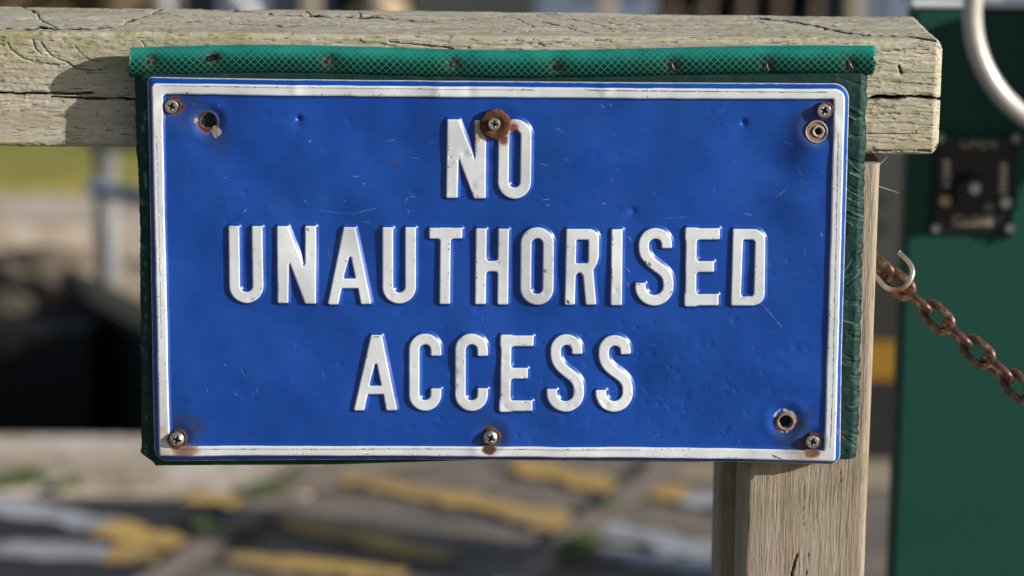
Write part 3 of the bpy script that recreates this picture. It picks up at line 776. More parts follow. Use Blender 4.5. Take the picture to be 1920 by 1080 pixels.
# clipped bottom-left corner, eased bottom-right corner, ragged right edge
cc = np.clip((py_ - 850) / 22, 0, 1) * np.clip(1 - (px_ - 264) / 60, 0, 1); px_ = px_ + cc * 26 * (1 - np.clip((px_ - 264) / 60, 0, 1))
cc = np.clip((py_ - 846) / 16, 0, 1) ** 2; px_ = px_ - cc * 8 * np.clip((px_ - 1560) / 50, 0, 1)
px_ = px_ + sstep(.985, 1, U) * 3.0 * fbm(py_ / 9, U, 3, 4) + sstep(.03, 0, U) * 2.0 * fbm(py_ / 14, U, 3, 6)
hgt = .0004 * fbm(px_ / 20, py_ / 20, 3, 2); scuff = np.zeros_like(hgt)
for k in range(85):
    yy = random.uniform(150, 860); xx = random.uniform(1588, 1626)
    ang = R(random.gauss(27, 6)) if yy < 430 else R(random.gauss(-42, 9)) if yy < 560 else R(random.gauss(14, 7))
    if random.random() < .08: ang = R(random.uniform(-70, 70))
    L = random.uniform(10, 30); ca_, sa_ = math.cos(ang), math.sin(ang)
    m = (np.abs(px_ - xx) < L + 14) & (np.abs(py_ - yy) < L + 14)
    al_ = (px_[m] - xx) * ca_ + (py_[m] - yy) * sa_; ac_ = -(px_[m] - xx) * sa_ + (py_[m] - yy) * ca_ + 1.2 * fbm(px_[m] / 12, py_[m] / 12, 2, k)
    env = sstep(1, .75, np.abs(al_) / L); wd = random.uniform(2.5, 8); amp = random.choice([-1, -1, 1]) * random.uniform(.0002, .0006)
    hgt[m] += amp * env * np.where(ac_ > 0, np.exp(-ac_ / wd), np.exp(ac_ / .5))
    if random.random() < .6: scuff[m] = np.maximum(scuff[m], .7 * env * np.exp(-(ac_ / 1.2) ** 2))
for k in range(60):
    yy = random.uniform(200, 850); xx = random.uniform(262, 274); m = (np.abs(px_ - xx) < 12) & (np.abs(py_ - yy) < 14)
    d, _ = seg_d(px_[m], py_[m], (xx, yy - 6), (xx + 3, yy + 6)); scuff[m] = np.maximum(scuff[m], np.exp(-(d / 1.5) ** 2)); hgt[m] += .0003 * np.exp(-(d / 2) ** 2)
scuff = np.maximum(scuff, .45 * sstep(.992, 1, U) * (vnoise(py_ / 9, px_ / 9, 3) > .5))
hgt *= 1 + 0.3 * sstep(1570, 1600, px_)
hgt -= .0025 * sstep(.990, 1.0, U) + .0025 * sstep(.012, 0, U)
d0 = FWD[None, None, :] + RIGHT * ((px_ - 960) / F)[..., None] + UP * ((540 - py_) / F)[..., None]
tt = (YB - CAM[1]) / d0[..., 1]; BX = CAM[0] + d0[..., 0] * tt; BZ = CAM[2] + d0[..., 2] * tt
Vf = np.stack([BX, YB - hgt, BZ], -1).reshape(-1, 3)
Vb = np.stack([BX, np.full_like(BX, YR - .0008), BZ], -1)
ring = [(i, 0) for i in range(nx)] + [(nx - 1, j) for j in range(1, nz)] + [(i, nz - 1) for i in range(nx - 2, -1, -1)] + [(0, j) for j in range(nz - 2, 0, -1)]
ids = np.array([i * nz + j for i, j in ring]); back = np.array([Vb[i, j] for i, j in ring]); nb0 = len(Vf)
Vall = np.concatenate([Vf, Vf[ids], back]); k = len(ids)
Q = np.concatenate([grid_faces(nx, nz), np.stack([nb0 + np.arange(k), nb0 + (np.arange(k) + 1) % k, nb0 + k + (np.arange(k) + 1) % k, nb0 + k + np.arange(k)], 1)])
sc_all = np.concatenate([scuff.ravel(), scuff.ravel()[ids], np.zeros(k)])
o = link('backing_board', np_mesh('backing_board', Vall, Q, {'scuff': sc_all}), BOARDM)
tag(o, 'dark green painted wooden board with hacked right edge behind the blue sign', 'board')

# ================================================================== embossed blue sign
STEP = .00034
c4 = [P(262, 138), P(1606, 146), P(256, 884), P(1600, 888)]
gx_ = np.arange(min(c[0] for c in c4), max(c[0] for c in c4), STEP); gz_ = np.arange(min(c[2] for c in c4), max(c[2] for c in c4), STEP)
NX, NZ = len(gx_), len(gz_)
SX, SZ = np.meshgrid(gx_, gz_, indexing='ij')
sx, sy = proj(SX, np.full_like(SX, -.0030), SZ)          # where each point of the raised face falls in the measured drawing

eL = smooth_interp([(140, 273), (180, 273), (300, 277), (500, 281), (700, 284), (870, 288)]); eR = smooth_interp([(150, 1594), (300, 1591), (450, 1586), (650, 1581), (800, 1578), (880, 1577)])
eT = smooth_interp([(260, 147.5), (480, 151), (800, 153.5), (1000, 155.5), (1300, 157), (1600, 158)]); eB = smooth_interp([(270, 868.5), (500, 867), (700, 865.5), (900, 865), (1200, 869), (1400, 873), (1600, 876)])
oL = smooth_interp([(150, 282), (250, 284), (400, 288), (600, 293), (830, 297.5), (870, 298.5)]); oR = smooth_interp([(160, 1585), (300, 1582), (400, 1579), (550, 1575), (800, 1569), (870, 1566)])
oT = smooth_interp([(270, 158), (480, 160), (800, 163), (1000, 164.5), (1300, 166), (1600, 166.5)]); oB = smooth_interp([(280, 856), (500, 855.3), (700, 855), (900, 856.5), (1200, 860.5), (1400, 864), (1600, 867)])
iL = smooth_interp([(150, 302.5), (250, 304), (400, 308), (600, 312), (830, 318), (870, 319)]); iR = smooth_interp([(160, 1564), (300, 1561.5), (400, 1558.5), (550, 1555), (800, 1547), (870, 1545)])
iT = smooth_interp([(280, 178), (480, 180), (800, 182.5), (1000, 184), (1300, 185), (1600, 185.5)]); iB = smooth_interp([(290, 836.5), (500, 837), (700, 837.3), (900, 838), (1200, 841), (1400, 844.5), (1600, 848)])
def frame_sd(x, y, L, Rr, T, B, rc):
    rad = np.where(x < 930, np.where(y < 510, rc[0], rc[2]), np.where(y < 510, rc[1], rc[3])).astype(float)
    dx = np.maximum(L(y) - x, x - Rr(y)) + rad; dy = np.maximum(T(x) - y, y - B(x)) + rad
    return np.minimum(np.maximum(dx, dy), 0) + np.hypot(np.maximum(dx, 0), np.maximum(dy, 0)) - rad
wob = .6 * fbm(sx / 40, sy / 40, 3, 12)
dE = frame_sd(sx, sy, eL, eR, eT, eB, (10, 30, 24, 20)); dO = frame_sd(sx, sy, oL, oR, oT, oB, (9, 22, 4, 5)) + wob; dI = frame_sd(sx, sy, iL, iR, iT, iB, (8, 3, 5, 5)) + wob
ridge = np.maximum(dO, -dI)

# --- letters: (kind, window) -> signed distance in photo pixels
def Zp(ox, oy, pts): return [(ox + a / 6.0, oy + b / 6.0) for a, b in pts]
def boxd(x, y, x0, y0, x1, y1, lean, r):
    cx, cy = (x0 + x1) / 2, (y0 + y1) / 2
    xx = x + lean * (y - cy)
    qx_, qy_ = np.abs(xx - cx) - (x1 - x0) / 2 + r, np.abs(y - cy) - (y1 - y0) / 2 + r
    return np.minimum(np.maximum(qx_, qy_), 0) + np.hypot(np.maximum(qx_, 0), np.maximum(qy_, 0)) - r
RC = 2.6; KS = 7.0
def inset_poly(pts, r):
    n = len(pts); A = sum(pts[i][0] * pts[(i + 1) % n][1] - pts[(i + 1) % n][0] * pts[i][1] for i in range(n))
    sg = 1 if A > 0 else -1; out = []
    for i in range(n):
        p0, p1, p2 = np.array(pts[i - 1]), np.array(pts[i]), np.array(pts[(i + 1) % n])
        d1, d2 = (p1 - p0) / np.linalg.norm(p1 - p0), (p2 - p1) / np.linalg.norm(p2 - p1)
        n1, n2 = sg * np.array([-d1[1], d1[0]]), sg * np.array([-d2[1], d2[0]])
        b = n1 + n2; b = b / max(np.dot(b, b) / 2, .25) ; out.append(tuple(p1 + b * r))
    return out
def polyL(x, y, outer, hole=None, r=RC, rh=2.5):
    d = poly_sd(x, y, inset_poly(outer, r)) - r
    if hole is not None:
        # concave corners of the letter filleted by rounding the hole
        dh = poly_sd(x, y, inset_poly(hole, rh)) - rh; d = np.maximum(d, -dh)
    return d
def stroke(x, y, pts, hw, caps=True, closed=False):
    P_ = pts + [pts[0]] if closed else pts
    d = line_d(x, y, P_)
    if closed: return d - hw
    d = d - (hw - RC)
    for e, f in ((P_[0], P_[1]), (P_[-1], P_[-2])):
        u = np.array([e[0] - f[0], e[1] - f[1]]); u /= np.linalg.norm(u)
        al = (x - e[0]) * u[0] + (y - e[1]) * u[1]; near = np.hypot(x - e[0], y - e[1]) < hw * 2.2
        cut = al + RC
        dd = np.minimum(np.maximum(d, cut), 0) + np.hypot(np.maximum(d, 0), np.maximum(cut, 0))
        d = np.where(near & (al > -hw), dd, d)
    return d - RC
def L_U(x, y, xl0, xr0, yt, yb, lean, hw=10.1):
    r = (xr0 - xl0) / 2 - hw; cx = (xl0 + xr0) / 2
    s = lambda yy: -lean * (yy - yt)
    pts = [(xl0 + hw, yt)] + [(xl0 + hw - s(yb - hw - r) * 0 + lean * (yb - hw - r - yt), yb - hw - r)]
    k = lean * (yb - hw - r - yt)
    pts = [(xl0 + hw, yt)] + [(q[0] + k, q[1]) for q in arc(cx, yb - hw - r, r, r, 180, 0, 16)] + [(xr0 - hw, yt)]
    return stroke(x, y, pts, hw)
def L_O(x, y, x0, x1, y0, y1, lean, hw=10.1):
    r = (x1 - x0) / 2 - hw; cx = (x0 + x1) / 2; yt, yb = y0 + hw + r, y1 - hw - r
    pts = arc(cx, yt, r, r, 180, 360, 16) + [(q[0] + lean * (yb - yt), q[1]) for q in arc(cx, yb, r, r, 0, 180, 16)]
    return stroke(x, y, pts, hw, closed=True)
def L_C(x, y, x0, x1, y0, y1, t0, t1, hw=9.8):
    r = (x1 - x0) / 2 - hw; cx = (x0 + x1) / 2; yt, yb = y0 + hw + r, y1 - hw - r
    pts = [(x1 - hw, t0)] + arc(cx, yt, r, r, 360, 180, 16) + arc(cx, yb, r, r, 180, 0, 16) + [(x1 - hw, t1)]
    return stroke(x, y, pts, hw)
def L_S(x, y, ul, ur, ut, uterm, ll, lr, lb, lterm, hw=9.7):
    r1 = (ur - ul) / 2 - hw; c1 = ((ul + ur) / 2, ut + hw + r1); r2 = (lr - ll) / 2 - hw; c2 = ((ll + lr) / 2, lb - hw - r2)
    pts = [(ur - hw, uterm)] + arc(c1[0], c1[1], r1, r1, 360, 180, 18)
    a, b = (ul + hw, c1[1] + 4), (lr - hw, c2[1] - 4)
    mid = ((a[0] + b[0]) / 2, (a[1] + b[1]) / 2 + 1)
    pts += bez(a, (a[0], a[1] + 19), (mid[0] - 12, mid[1] - 9), mid, 9) + bez(mid, (mid[0] + 12, mid[1] + 9), (b[0], b[1] - 19), b, 9)[1:]
    pts += arc(c2[0], c2[1], r2, r2, 0, 180, 18) + [(ll + hw, lterm)]
    return stroke(x, y, pts, hw)
def L_E(x, y, x0, xb_, y0, y1, tops, mid, bots, lean):
    d = boxd(x, y, (x0 + xb_) / 2, y0, (x0 + xb_) / 2 + 20, y1, -(x0 - xb_) / (y0 - y1) * -1, RC)
    for (a, b, c_, e) in (tops, mid, bots): d = smin(d, boxd(x, y, a, b, c_, e, 0, RC), KS)
    return d
LET = []
def add(fn, x0, y0, x1, y1): LET.append((fn, (x0, y0, x1, y1)))
o1 = (780, 200); o2a = (410, 410); o2b = (700, 410); o2c = (960, 410); o2d = (1180, 410); o3a = (650, 610); o3b = (920, 610)
N_ = lambda o, p: Zp(o[0], o[1], p)
polyN1 = N_(o1, [(350, 146), (482, 146), (655, 600), (662, 575), (662, 155), (788, 155), (782, 1036), (652, 1036), (482, 590), (476, 610), (466, 1032), (338, 1032)])
polyN2 = N_(o2a, [(650, 95), (774, 95), (950, 545), (966, 515), (966, 98), (1090, 98), (1094, 959), (970, 959), (795, 510), (784, 530), (780, 957), (658, 957)])
polyA2 = N_(o2a, [(1400, 110), (1532, 110), (1718, 967), (1598, 967), (1564, 788), (1382, 788), (1343, 967), (1226, 967)]); holeA2 = N_(o2a, [(1474, 425), (1538, 682), (1397, 682)])
polyA3 = N_(o3a, [(272, 116), (392, 116), (566, 960), (444, 960), (412, 777), (236, 777), (196, 957), (78, 957)]); holeA3 = N_(o3a, [(326, 420), (390, 684), (250, 684)])
polyR = N_(o2c, [(610, 113), (860, 113)] + [(862 + 115 * math.cos(R(a)), 228 + 115 * math.sin(R(a))) for a in (-80, -60, -40, -20, 0)] + [(976, 430), (955, 505), (912, 575), (948, 973), (830, 973), (798, 640), (770, 604), (735, 608), (714, 640), (706, 970), (593, 970)])
holeR = N_(o2c, [(722, 230), (852, 230), (860, 250), (856, 480), (840, 500), (716, 500)])
polyD = N_(o2d, [(1170, 130), (1400, 132)] + [(1400 + 134 * math.cos(R(a)), 262 + 130 * math.sin(R(a))) for a in (-75, -55, -35, -15, 0)] + [(1524, 860)] + [(1392 + 132 * math.cos(R(a)), 858 + 128 * math.sin(R(a))) for a in (15, 35, 55, 75)] + [(1390, 987), (1146, 987)])
holeD = N_(o2d, [(1284, 247), (1395, 247), (1420, 275), (1403, 860), (1380, 888), (1256, 888)])
add(lambda x, y: polyL(x, y, polyN1), 830, 215, 915, 380)
add(lambda x, y: L_O(x, y, 934.5, 996.5, 224.5, 373, -.013), 925, 215, 1005, 382)
add(lambda x, y: L_U(x, y, 427.2, 491.2, 425.8, 569.8, .016), 418, 415, 502, 580)
add(lambda x, y: polyL(x, y, polyN2), 510, 415, 600, 580)
add(lambda x, y: polyL(x, y, polyA2, holeA2), 605, 415, 705, 582)
add(lambda x, y: L_U(x, y, 716.6, 779.4, 427.3, 570.5, 0), 707, 415, 790, 582)
add(lambda x, y: smin(boxd(x, y, 804.5, 428.6, 866.4, 448.2, 0, RC), boxd(x, y, 824.4, 432, 844.2, 571, .011, RC), KS), 795, 418, 876, 582)
add(lambda x, y: smin(smin(boxd(x, y, 891.2, 429.4, 911.4, 571.5, .012, RC), boxd(x, y, 933.2, 429.4, 953.3, 572.3, .012, RC), KS), boxd(x, y, 900, 490.7, 945, 509.8, 0, RC), KS), 880, 418, 964, 582)
add(lambda x, y: L_O(x, y, 976.2, 1038.3, 426, 572.2, -.009), 966, 415, 1049, 583)
add(lambda x, y: polyL(x, y, polyR, holeR), 1049, 418, 1134, 584)
add(lambda x, y: boxd(x, y, 1145.6, 430, 1166.6, 573, .010, RC), 1136, 420, 1177, 584)
add(lambda x, y: L_S(x, y, 1197.5, 1260, 428.5, 466.3, 1191, 1263, 574.3, 531.7), 1180, 418, 1274, 586)
def E_(o, x0, xb0, y0, y1, s, tb, tx, m0, m1, mx, b0, bx):
    q = lambda a, b: (o[0] + a / 6, o[1] + b / 6)
    X0, Y0 = q(x0, y0); XB, Y1 = q(xb0, y1)
    sk = lambda yy: X0 + (XB - X0) * ((o[1] + yy / 6) - Y0) / (Y1 - Y0)
    def f(x, y):
        d = polyL(x, y, [(X0, Y0), (X0 + s, Y0), (XB + s, Y1), (XB, Y1)])
        d = smin(d, polyL(x, y, [(sk(y0), Y0), (o[0] + tx / 6, Y0), (o[0] + (tx - 3) / 6, o[1] + tb / 6), (sk(tb), o[1] + tb / 6)]), KS)
        d = smin(d, polyL(x, y, [(sk(m0) + 4, o[1] + m0 / 6), (o[0] + mx / 6, o[1] + m0 / 6), (o[0] + (mx - 3) / 6, o[1] + m1 / 6), (sk(m1) + 4, o[1] + m1 / 6)]), KS)
        return smin(d, polyL(x, y, [(sk(b0), o[1] + b0 / 6), (o[0] + bx / 6, o[1] + b0 / 6), (o[0] + (bx - 3) / 6, Y1), (sk(y1), Y1)]), KS)
    return f
add(E_(o2d, 640, 630, 119, 986, 20.3, 243, 1022, 489, 609, 957, 861, 1008), 1274, 420, 1361, 586)
add(lambda x, y: polyL(x, y, polyD, holeD, rh=4), 1361, 420, 1446, 586)
add(lambda x, y: polyL(x, y, polyA3, holeA3), 653, 618, 754, 784)
add(lambda x, y: L_C(x, y, 766.6, 827, 627, 771, 668, 729.5), 756, 616, 838, 782)
add(lambda x, y: L_C(x, y, 853.2, 914.6, 626.2, 771.5, 668, 729.2), 843, 616, 925, 782)
add(E_(o3b, 118, 104, 124, 969, 19.2, 241, 482, 486, 603, 417, 852, 470), 927, 619, 1011, 784)
add(lambda x, y: L_S(x, y, 1032, 1091.8, 628.6, 665, 1025, 1095, 772.6, 730.2), 1014, 617, 1106, 784)
add(lambda x, y: L_S(x, y, 1122.4, 1183, 630.2, 666, 1117, 1186.8, 774, 733.2), 1106, 619, 1200, 786)

dL = np.full(SX.shape, 60.0); lid = np.full(SX.shape, -1, int)
for k, (fn, (x0, y0, x1, y1)) in enumerate(LET):
    m = (sx > x0 - 12) & (sx < x1 + 12) & (sy > y0 - 12) & (sy < y1 + 12)
    d = fn(sx[m], sy[m]); cur = dL[m]; up = d < cur
    cur[up] = d[up]; dL[m] = cur; li = lid[m]; li[up] = k; lid[m] = li
dL = dL + .12 * fbm(sx / 9, sy / 9, 2, 44)

# --- relief
HL, HR = .0017, .0016
tL = np.clip((6.6 - dL) / 9.0, 0, 1); relief = HL * (tL ** 2 * (3 - 2 * tL))
tR = np.clip((5.0 - ridge) / 8.0, 0, 1); relief += HR * (tR ** 2 * (3 - 2 * tR)) * (1 + .10 * fbm(sx / 60, sy / 60, 2, 7))
relief -= .0030 * sstep(-9, 3, dE) * 1.0                               # rolled-back margin
base = .0032 * fbm(sx / 230, sy / 230, 2, 50) + .0007 * fbm(sx / 95, sy / 95, 2, 51) + .00002 * fbm(sx / 14, sy / 14, 3, 52)
relief += base
def dent(cx, cy, r, dep, sharp=2.0):
    global relief
    m = (np.abs(sx - cx) < 3 * r) & (np.abs(sy - cy) < 3 * r)
    relief[m] -= dep * np.exp(-(np.hypot(sx[m] - cx, sy[m] - cy) / r) ** sharp)
for cx, cy, r, dep in [(559, 224, 5.5, .0016), (556, 233, 12, .0007), (1395, 231, 6, .0014), (1388, 240, 16, .0006), (1187, 397, 7, .0007), (1184, 402, 14, .0004), (389, 230, 34, .0022), (360, 215, 40, .0012), (450, 250, 40, -.0008), (345, 250, 30, -.0006),
                       (1533, 243, 22, .0012), (1512, 274, 36, -.0028), (1500, 380, 50, -.0012), (1470, 330, 40, .0008), (1546, 208, 20, .0012), (1420, 300, 60, .0006), (480, 215, 60, -.0008), (820, 215, 60, -.0006), (1080, 240, 80, .0008), (460, 700, 70, -.0009), (560, 640, 60, .0007), (600, 740, 60, -.0005), (1480, 590, 60, -.0008), (1450, 720, 50, -.0009), (1400, 400, 70, .0007), (322, 200, 22, .0016), (331, 824, 26, .0012), (919, 821, 26, .0010), (1523, 829, 26, .0012), (1473, 791, 34, .0018), (1000, 805, 40, .0008),
                       (440, 800, 60, .0006), (1230, 262, 40, .0004), (700, 300, 50, .0003), (475, 640, 40, .0004), (610, 190, 60, .0005), (1440, 660, 50, .0005), (870, 290, 7, .0004), (885, 350, 8, .0004), (895, 580, 8, .0003), (850, 700, 9, .0007), (852, 725, 6, .0005)]:
    dent(cx, cy, r, dep)
def ringb(cx, cy, r0, wd, h):
    m = (np.abs(sx - cx) < r0 + 3 * wd) & (np.abs(sy - cy) < r0 + 3 * wd)
    relief[m] += h * np.exp(-((np.hypot(sx[m] - cx, sy[m] - cy) - r0) / wd) ** 2)
ringb(1533, 243, 34, 12, .0006); ringb(1473, 791, 36, 12, .0008); ringb(389, 230, 33, 12, .0007); ringb(331, 824, 30, 12, .0004); ringb(1523, 829, 28, 10, .0004); ringb(919, 821, 34, 12, .0005); ringb(929, 233, 46, 16, .0004)
for k in range(330):
    if k < 230: cx, cy = random.gauss(1220, 190), random.gauss(740, 75)
    else: cx, cy = random.uniform(320, 1540), random.uniform(190, 830)
    if not (318 < cx < 1545 and 190 < cy < 832): continue
    dent(cx, cy, random.uniform(2.5, 8), random.choice([1, 1, 1, -.6]) * random.uniform(.00006, .00028))
for k in range(22):                                                   # broad oil-canning
    dent(random.uniform(350, 1520), random.uniform(200, 820), random.uniform(30, 80), random.uniform(-.0014, .0014))
for xk, s in ((480 + 265 / 3.6, 1), (480 + 1225 / 3.6, 1), (480 + 1440 / 3.6, -1), (1135, 1)):     # kinks in the top border
    m = (sy < 190) & (np.abs(sx - xk) < 30); relief[m] += s * .0006 * np.exp(-((sx[m] - xk) / 12) ** 2) * sstep(192, 170, sy[m])

# --- stains, scratches, chips (paint wear has its own place on the plate)
rust = np.zeros_like(relief); scr = np.zeros_like(relief); chip = np.zeros_like(relief); grime = np.zeros_like(relief)
rn = fbm(sx / 10, sy / 10, 4, 61); rn2 = fbm(sx / 26, sy / 26, 3, 62)
def stain(cx, cy, r, amt, run=0.0, ww=1.0):
    global rust
    m = (np.abs(sx - cx) < 5 * r) & (np.abs(sy - cy) < 5 * r + run)
    dx, dy = sx[m] - cx, sy[m] - cy
    yy = np.where(dy > 0, np.maximum(dy - run, 0) + np.minimum(dy, run) * .25, dy)
    d = np.hypot(dx / ww, yy) / r + rn[m] * .28 + rn2[m] * .2
    rust[m] = np.maximum(rust[m], amt * sstep(1.6, .6, d))
def grim(cx, cy, r, amt):
    m = (np.abs(sx - cx) < 3 * r) & (np.abs(sy - cy) < 3 * r)
    grime[m] = np.maximum(grime[m], amt * sstep(1.3, .3, np.hypot(sx[m] - cx, sy[m] - cy) / r + rn2[m] * .5))
stain(326, 201, 16, .85, 3); stain(331, 825, 16, .75, 3); stain(347, 844, 14, .55, 2, 1.6); stain(308, 812, 12, .30, 12, .6); stain(310, 846, 12, .3)
stain(919, 820, 18, .75); stain(917, 842, 8, .8, 3, 1.4); stain(1524, 827, 16, .75, 3); stain(1525, 848, 10, .62, 3, 1.4); stain(1515, 856, 22, .24)
stain(1544, 206, 15, .6, 3); stain(929, 236, 31, .55); stain(944, 262, 9, .62, 2); stain(963, 240, 9, .62, 4); stain(896, 240, 12, .45, 16, .7); stain(389, 231, 20, .85, 3); stain(378, 250, 14, .35); stain(1473, 790, 20, .45)
stain(1531, 247, 19, .7); stain(738, 309, 2.2, .8, 0, 1.5); stain(1022, 508, 3.5, .5); stain(1573, 810, 5, .6, 4, .6); stain(305, 195, 10, .22, 24, .5)
grim(350, 800, 34, .8); grim(345, 215, 40, .45); grim(400, 262, 34, .5); grim(1495, 815, 46, .75); grim(1520, 240, 44, .5); grim(919, 815, 34, .6); grim(310, 400, 14, .2); grim(740, 308, 8, .4)
SEGS = [((1428, 570), (1472, 622), .7, .9), ((590, 397), (660, 404), .6, .45), ((660, 404), (711, 391), .7, .8), ((675, 419), (697, 420), .8, .6), ((455, 402), (463, 394), 1, .9), ((417, 339), (425, 334), 1, .8), ((570, 378), (574, 384), 1, .7), ((643, 382), (648, 378), 1, .8),
        ((760, 380), (764, 374), 1, .8), ((769, 371), (779, 371), .8, .7), ((763, 394), (768, 400), 1, .8), ((680, 346), (684, 348), 1.1, .9), ((660, 333), (672, 334), .8, .7), ((720, 268), (744, 263), .8, .4), ((800, 275), (815, 266), .7, .3), ((768, 298), (783, 299), .7, .5),
        ((579, 267), (582, 268), 1.6, 1), ((1126, 196), (1132, 204), .9, .8), ((1142, 196), (1149, 200), 1, .8), ((1043, 240), (1056, 248), .8, .6), ((1056, 298), (1068, 301), .8, .6), ((1010, 308), (1030, 312), .7, .6), ((1147, 254), (1153, 255), 1, .7), ((1147, 338), (1150, 339), 1.2, .9),
        ((1128, 381), (1136, 383), .9, .9), ((1015, 375), (1034, 373), .8, .8), ((1022, 384), (1032, 386), .8, .8), ((1471, 268), (1476, 269), 1, .8), ((1480, 270), (1488, 272), 1, .8), ((1490, 306), (1506, 332), .6, .6), ((1456, 373), (1478, 354), .8, .8), ((1502, 340), (1513, 346), .8, .6),
        ((1540, 437), (1543, 446), 1.2, .9), ((1240, 412), (1290, 408), .7, .5), ((1396, 402), (1412, 407), .9, .6), ((1178, 443), (1186, 455), .9, .8), ((1176, 503), (1182, 512), 1, .8), ((1174, 530), (1182, 540), 1, .8), ((358, 197), (365, 199), 1, .8), ((408, 199), (410, 203), 1.3, .9), ((406, 212), (408, 215), 1, .8),
        ((940, 698), (945, 704), 1, .6), ((1236, 822), (1232, 816), 1, .6), ((1230, 820), (1222, 832), .6, .5), ((450, 690), (462, 710), .7, .6), ((480, 728), (486, 740), .7, .6), ((438, 735), (445, 742), 1, .7), ((388, 730), (390, 736), .9, .8), ((420, 684), (422, 686), 1.4, .8), ((1370, 600), (1374, 612), .7, .5)]
for k in range(110):
    cx, cy = random.uniform(320, 1545), random.uniform(190, 832); a = random.uniform(0, math.pi); L = random.choice([1, 2, 2, 3, 5, 9, 16])
    SEGS.append(((cx, cy), (cx + L * math.cos(a), cy + L * math.sin(a)), random.uniform(.5, .8), random.uniform(.15, .5)))
for k in range(26):
    cx, cy = random.uniform(330, 1500), random.uniform(195, 820); a = random.uniform(-.25, .25); L = random.uniform(30, 130)
    SEGS.append(((cx, cy), (cx + L * math.cos(a), cy + L * math.sin(a)), .6, random.uniform(.05, .14)))
for a, b, wd, am in SEGS:
    m = (sx > min(a[0], b[0]) - 4) & (sx < max(a[0], b[0]) + 4) & (sy > min(a[1], b[1]) - 4) & (sy < max(a[1], b[1]) + 4)
    d, tt_ = seg_d(sx[m] + 1.2 * rn[m], sy[m] + 1.2 * rn2[m], a, b); scr[m] = np.maximum(scr[m], .6 * am * np.exp(-(d / (wd * .8)) ** 2) * np.clip(1.2 * vnoise(sx[m] / 3.0, sy[m] / 3.0, 91) + .1, 0, 1) * sstep(-.02, .35, .5 - np.abs(tt_ - .5) + .06))
DARKL = [([(400 + 300 / 3.6, 200 + 620 / 3.6), (505, 377), (560, 360), (600, 330), (640, 298), (680, 272), (720, 240)], .35), ([(500, 412), (540, 385), (575, 355)], .25), ([(415, 290), (398, 310), (384, 335), (376, 365)], .35), ([(395, 367), (425, 374), (455, 385)], .35), ([(570, 782), (600, 800), (650, 818), (700, 828)], .4), ([(1240, 202), (1300, 205), (1360, 215)], .3), ([(900, 212), (1000, 210), (1140, 212)], .2), ([(1040, 280), (1050, 274)], .4), ([(640, 312), (690, 300)], .25)]
for pts, am in DARKL:
    d = line_d(sx, sy, pts); grime = np.maximum(grime, am * np.exp(-(d / 1.1) ** 2))
# dark chips on the white edges
edge_w = np.exp(-((np.minimum(np.abs(dL + 3), np.abs(ridge + 3))) / 2.2) ** 2)
spk = vnoise(sx / 2.2, sy / 2.2, 71); zone = sstep(.1, .6, fbm(sx / 30, sy / 30, 3, 72) + .15)
chip = edge_w * sstep(.80, .86, spk) * zone
inL = (dL < -2)
chip = np.maximum(chip, inL * (vnoise(sx / 2.0, sy / 2.0, 75) > .975) * .7)
for pts, wd in [([(1203, 486), (1210, 494), (1216, 498)], 1.6), ([(1217, 494), (1219, 498)], 2), ([(1064, 565), (1066, 568)], 2.2), ([(699, 633), (710, 632)], 1.2), ([(1184, 534.5), (1200, 534)], 1.3), ([(574, 431), (577, 434)], 1.6), ([(521, 531), (521.5, 552)], .9), ([(1147, 503), (1148, 528)], .9), ([(1147, 440), (1149, 450)], .9), ([(1450, 857), (1464, 862)], 1.6), ([(963, 169), (955, 170)], 1.4),
                ([(1100, 169.5), (1250, 171), (1400, 172), (1550, 173)], .8), ([(330, 842.5), (600, 842.5), (900, 843), (1200, 846)], .6), ([(300, 162), (500, 165), (800, 168), (1000, 169.5)], .7), ([(1572, 250), (1568, 450), (1563, 700), (1557, 840)], .8), ([(292, 250), (297, 420), (302, 640)], .5)]:
    d = line_d(sx + rn, sy + .6 * rn, pts); chip = np.maximum(chip, (d < wd * (.6 + .6 * vnoise(sx / 12, sy / 6, 77))) * .85)
edgewear = sstep(-1.8, -.6, dE + .7 * rn)                              # paint worn off the sheet's edge

# --- holes
HOLES = [(389, 230, 13.5, 1.6), (1531, 247, 19.0, .6), (1473, 791, 12.2, .8)]
dH = np.full_like(dE, 99.0)
for cx, cy, r, wv in HOLES:
    a = np.arctan2(sy - cy, sx - cx); d = np.hypot(sx - cx, sy - cy) - r - wv * np.sin(a * 3 + cx) - .5 * wv * np.sin(a * 7)
    dH = np.minimum(dH, d)
    lip = np.hypot(sx - cx, sy - cy)
    if r < 15: relief += .0006 * np.exp(-((lip - r - 3) / 2.5) ** 2)
# white primer crust round the holes
for cx, cy, r0, r1 in ((389, 230, 13, 17.5), (1473, 791, 17, 23.5)):
    q = np.hypot(sx - cx, sy - cy) + 3.0 * rn; scr = np.maximum(scr, .75 * sstep(r0 - 1, r0 + 1, q) * sstep(r1, r1 - 2, q) * sstep(-.3, .25, fbm(sx / 5, sy / 5, 2, 80)))
dC = np.maximum(dE, -dH)                                               # solid where negative

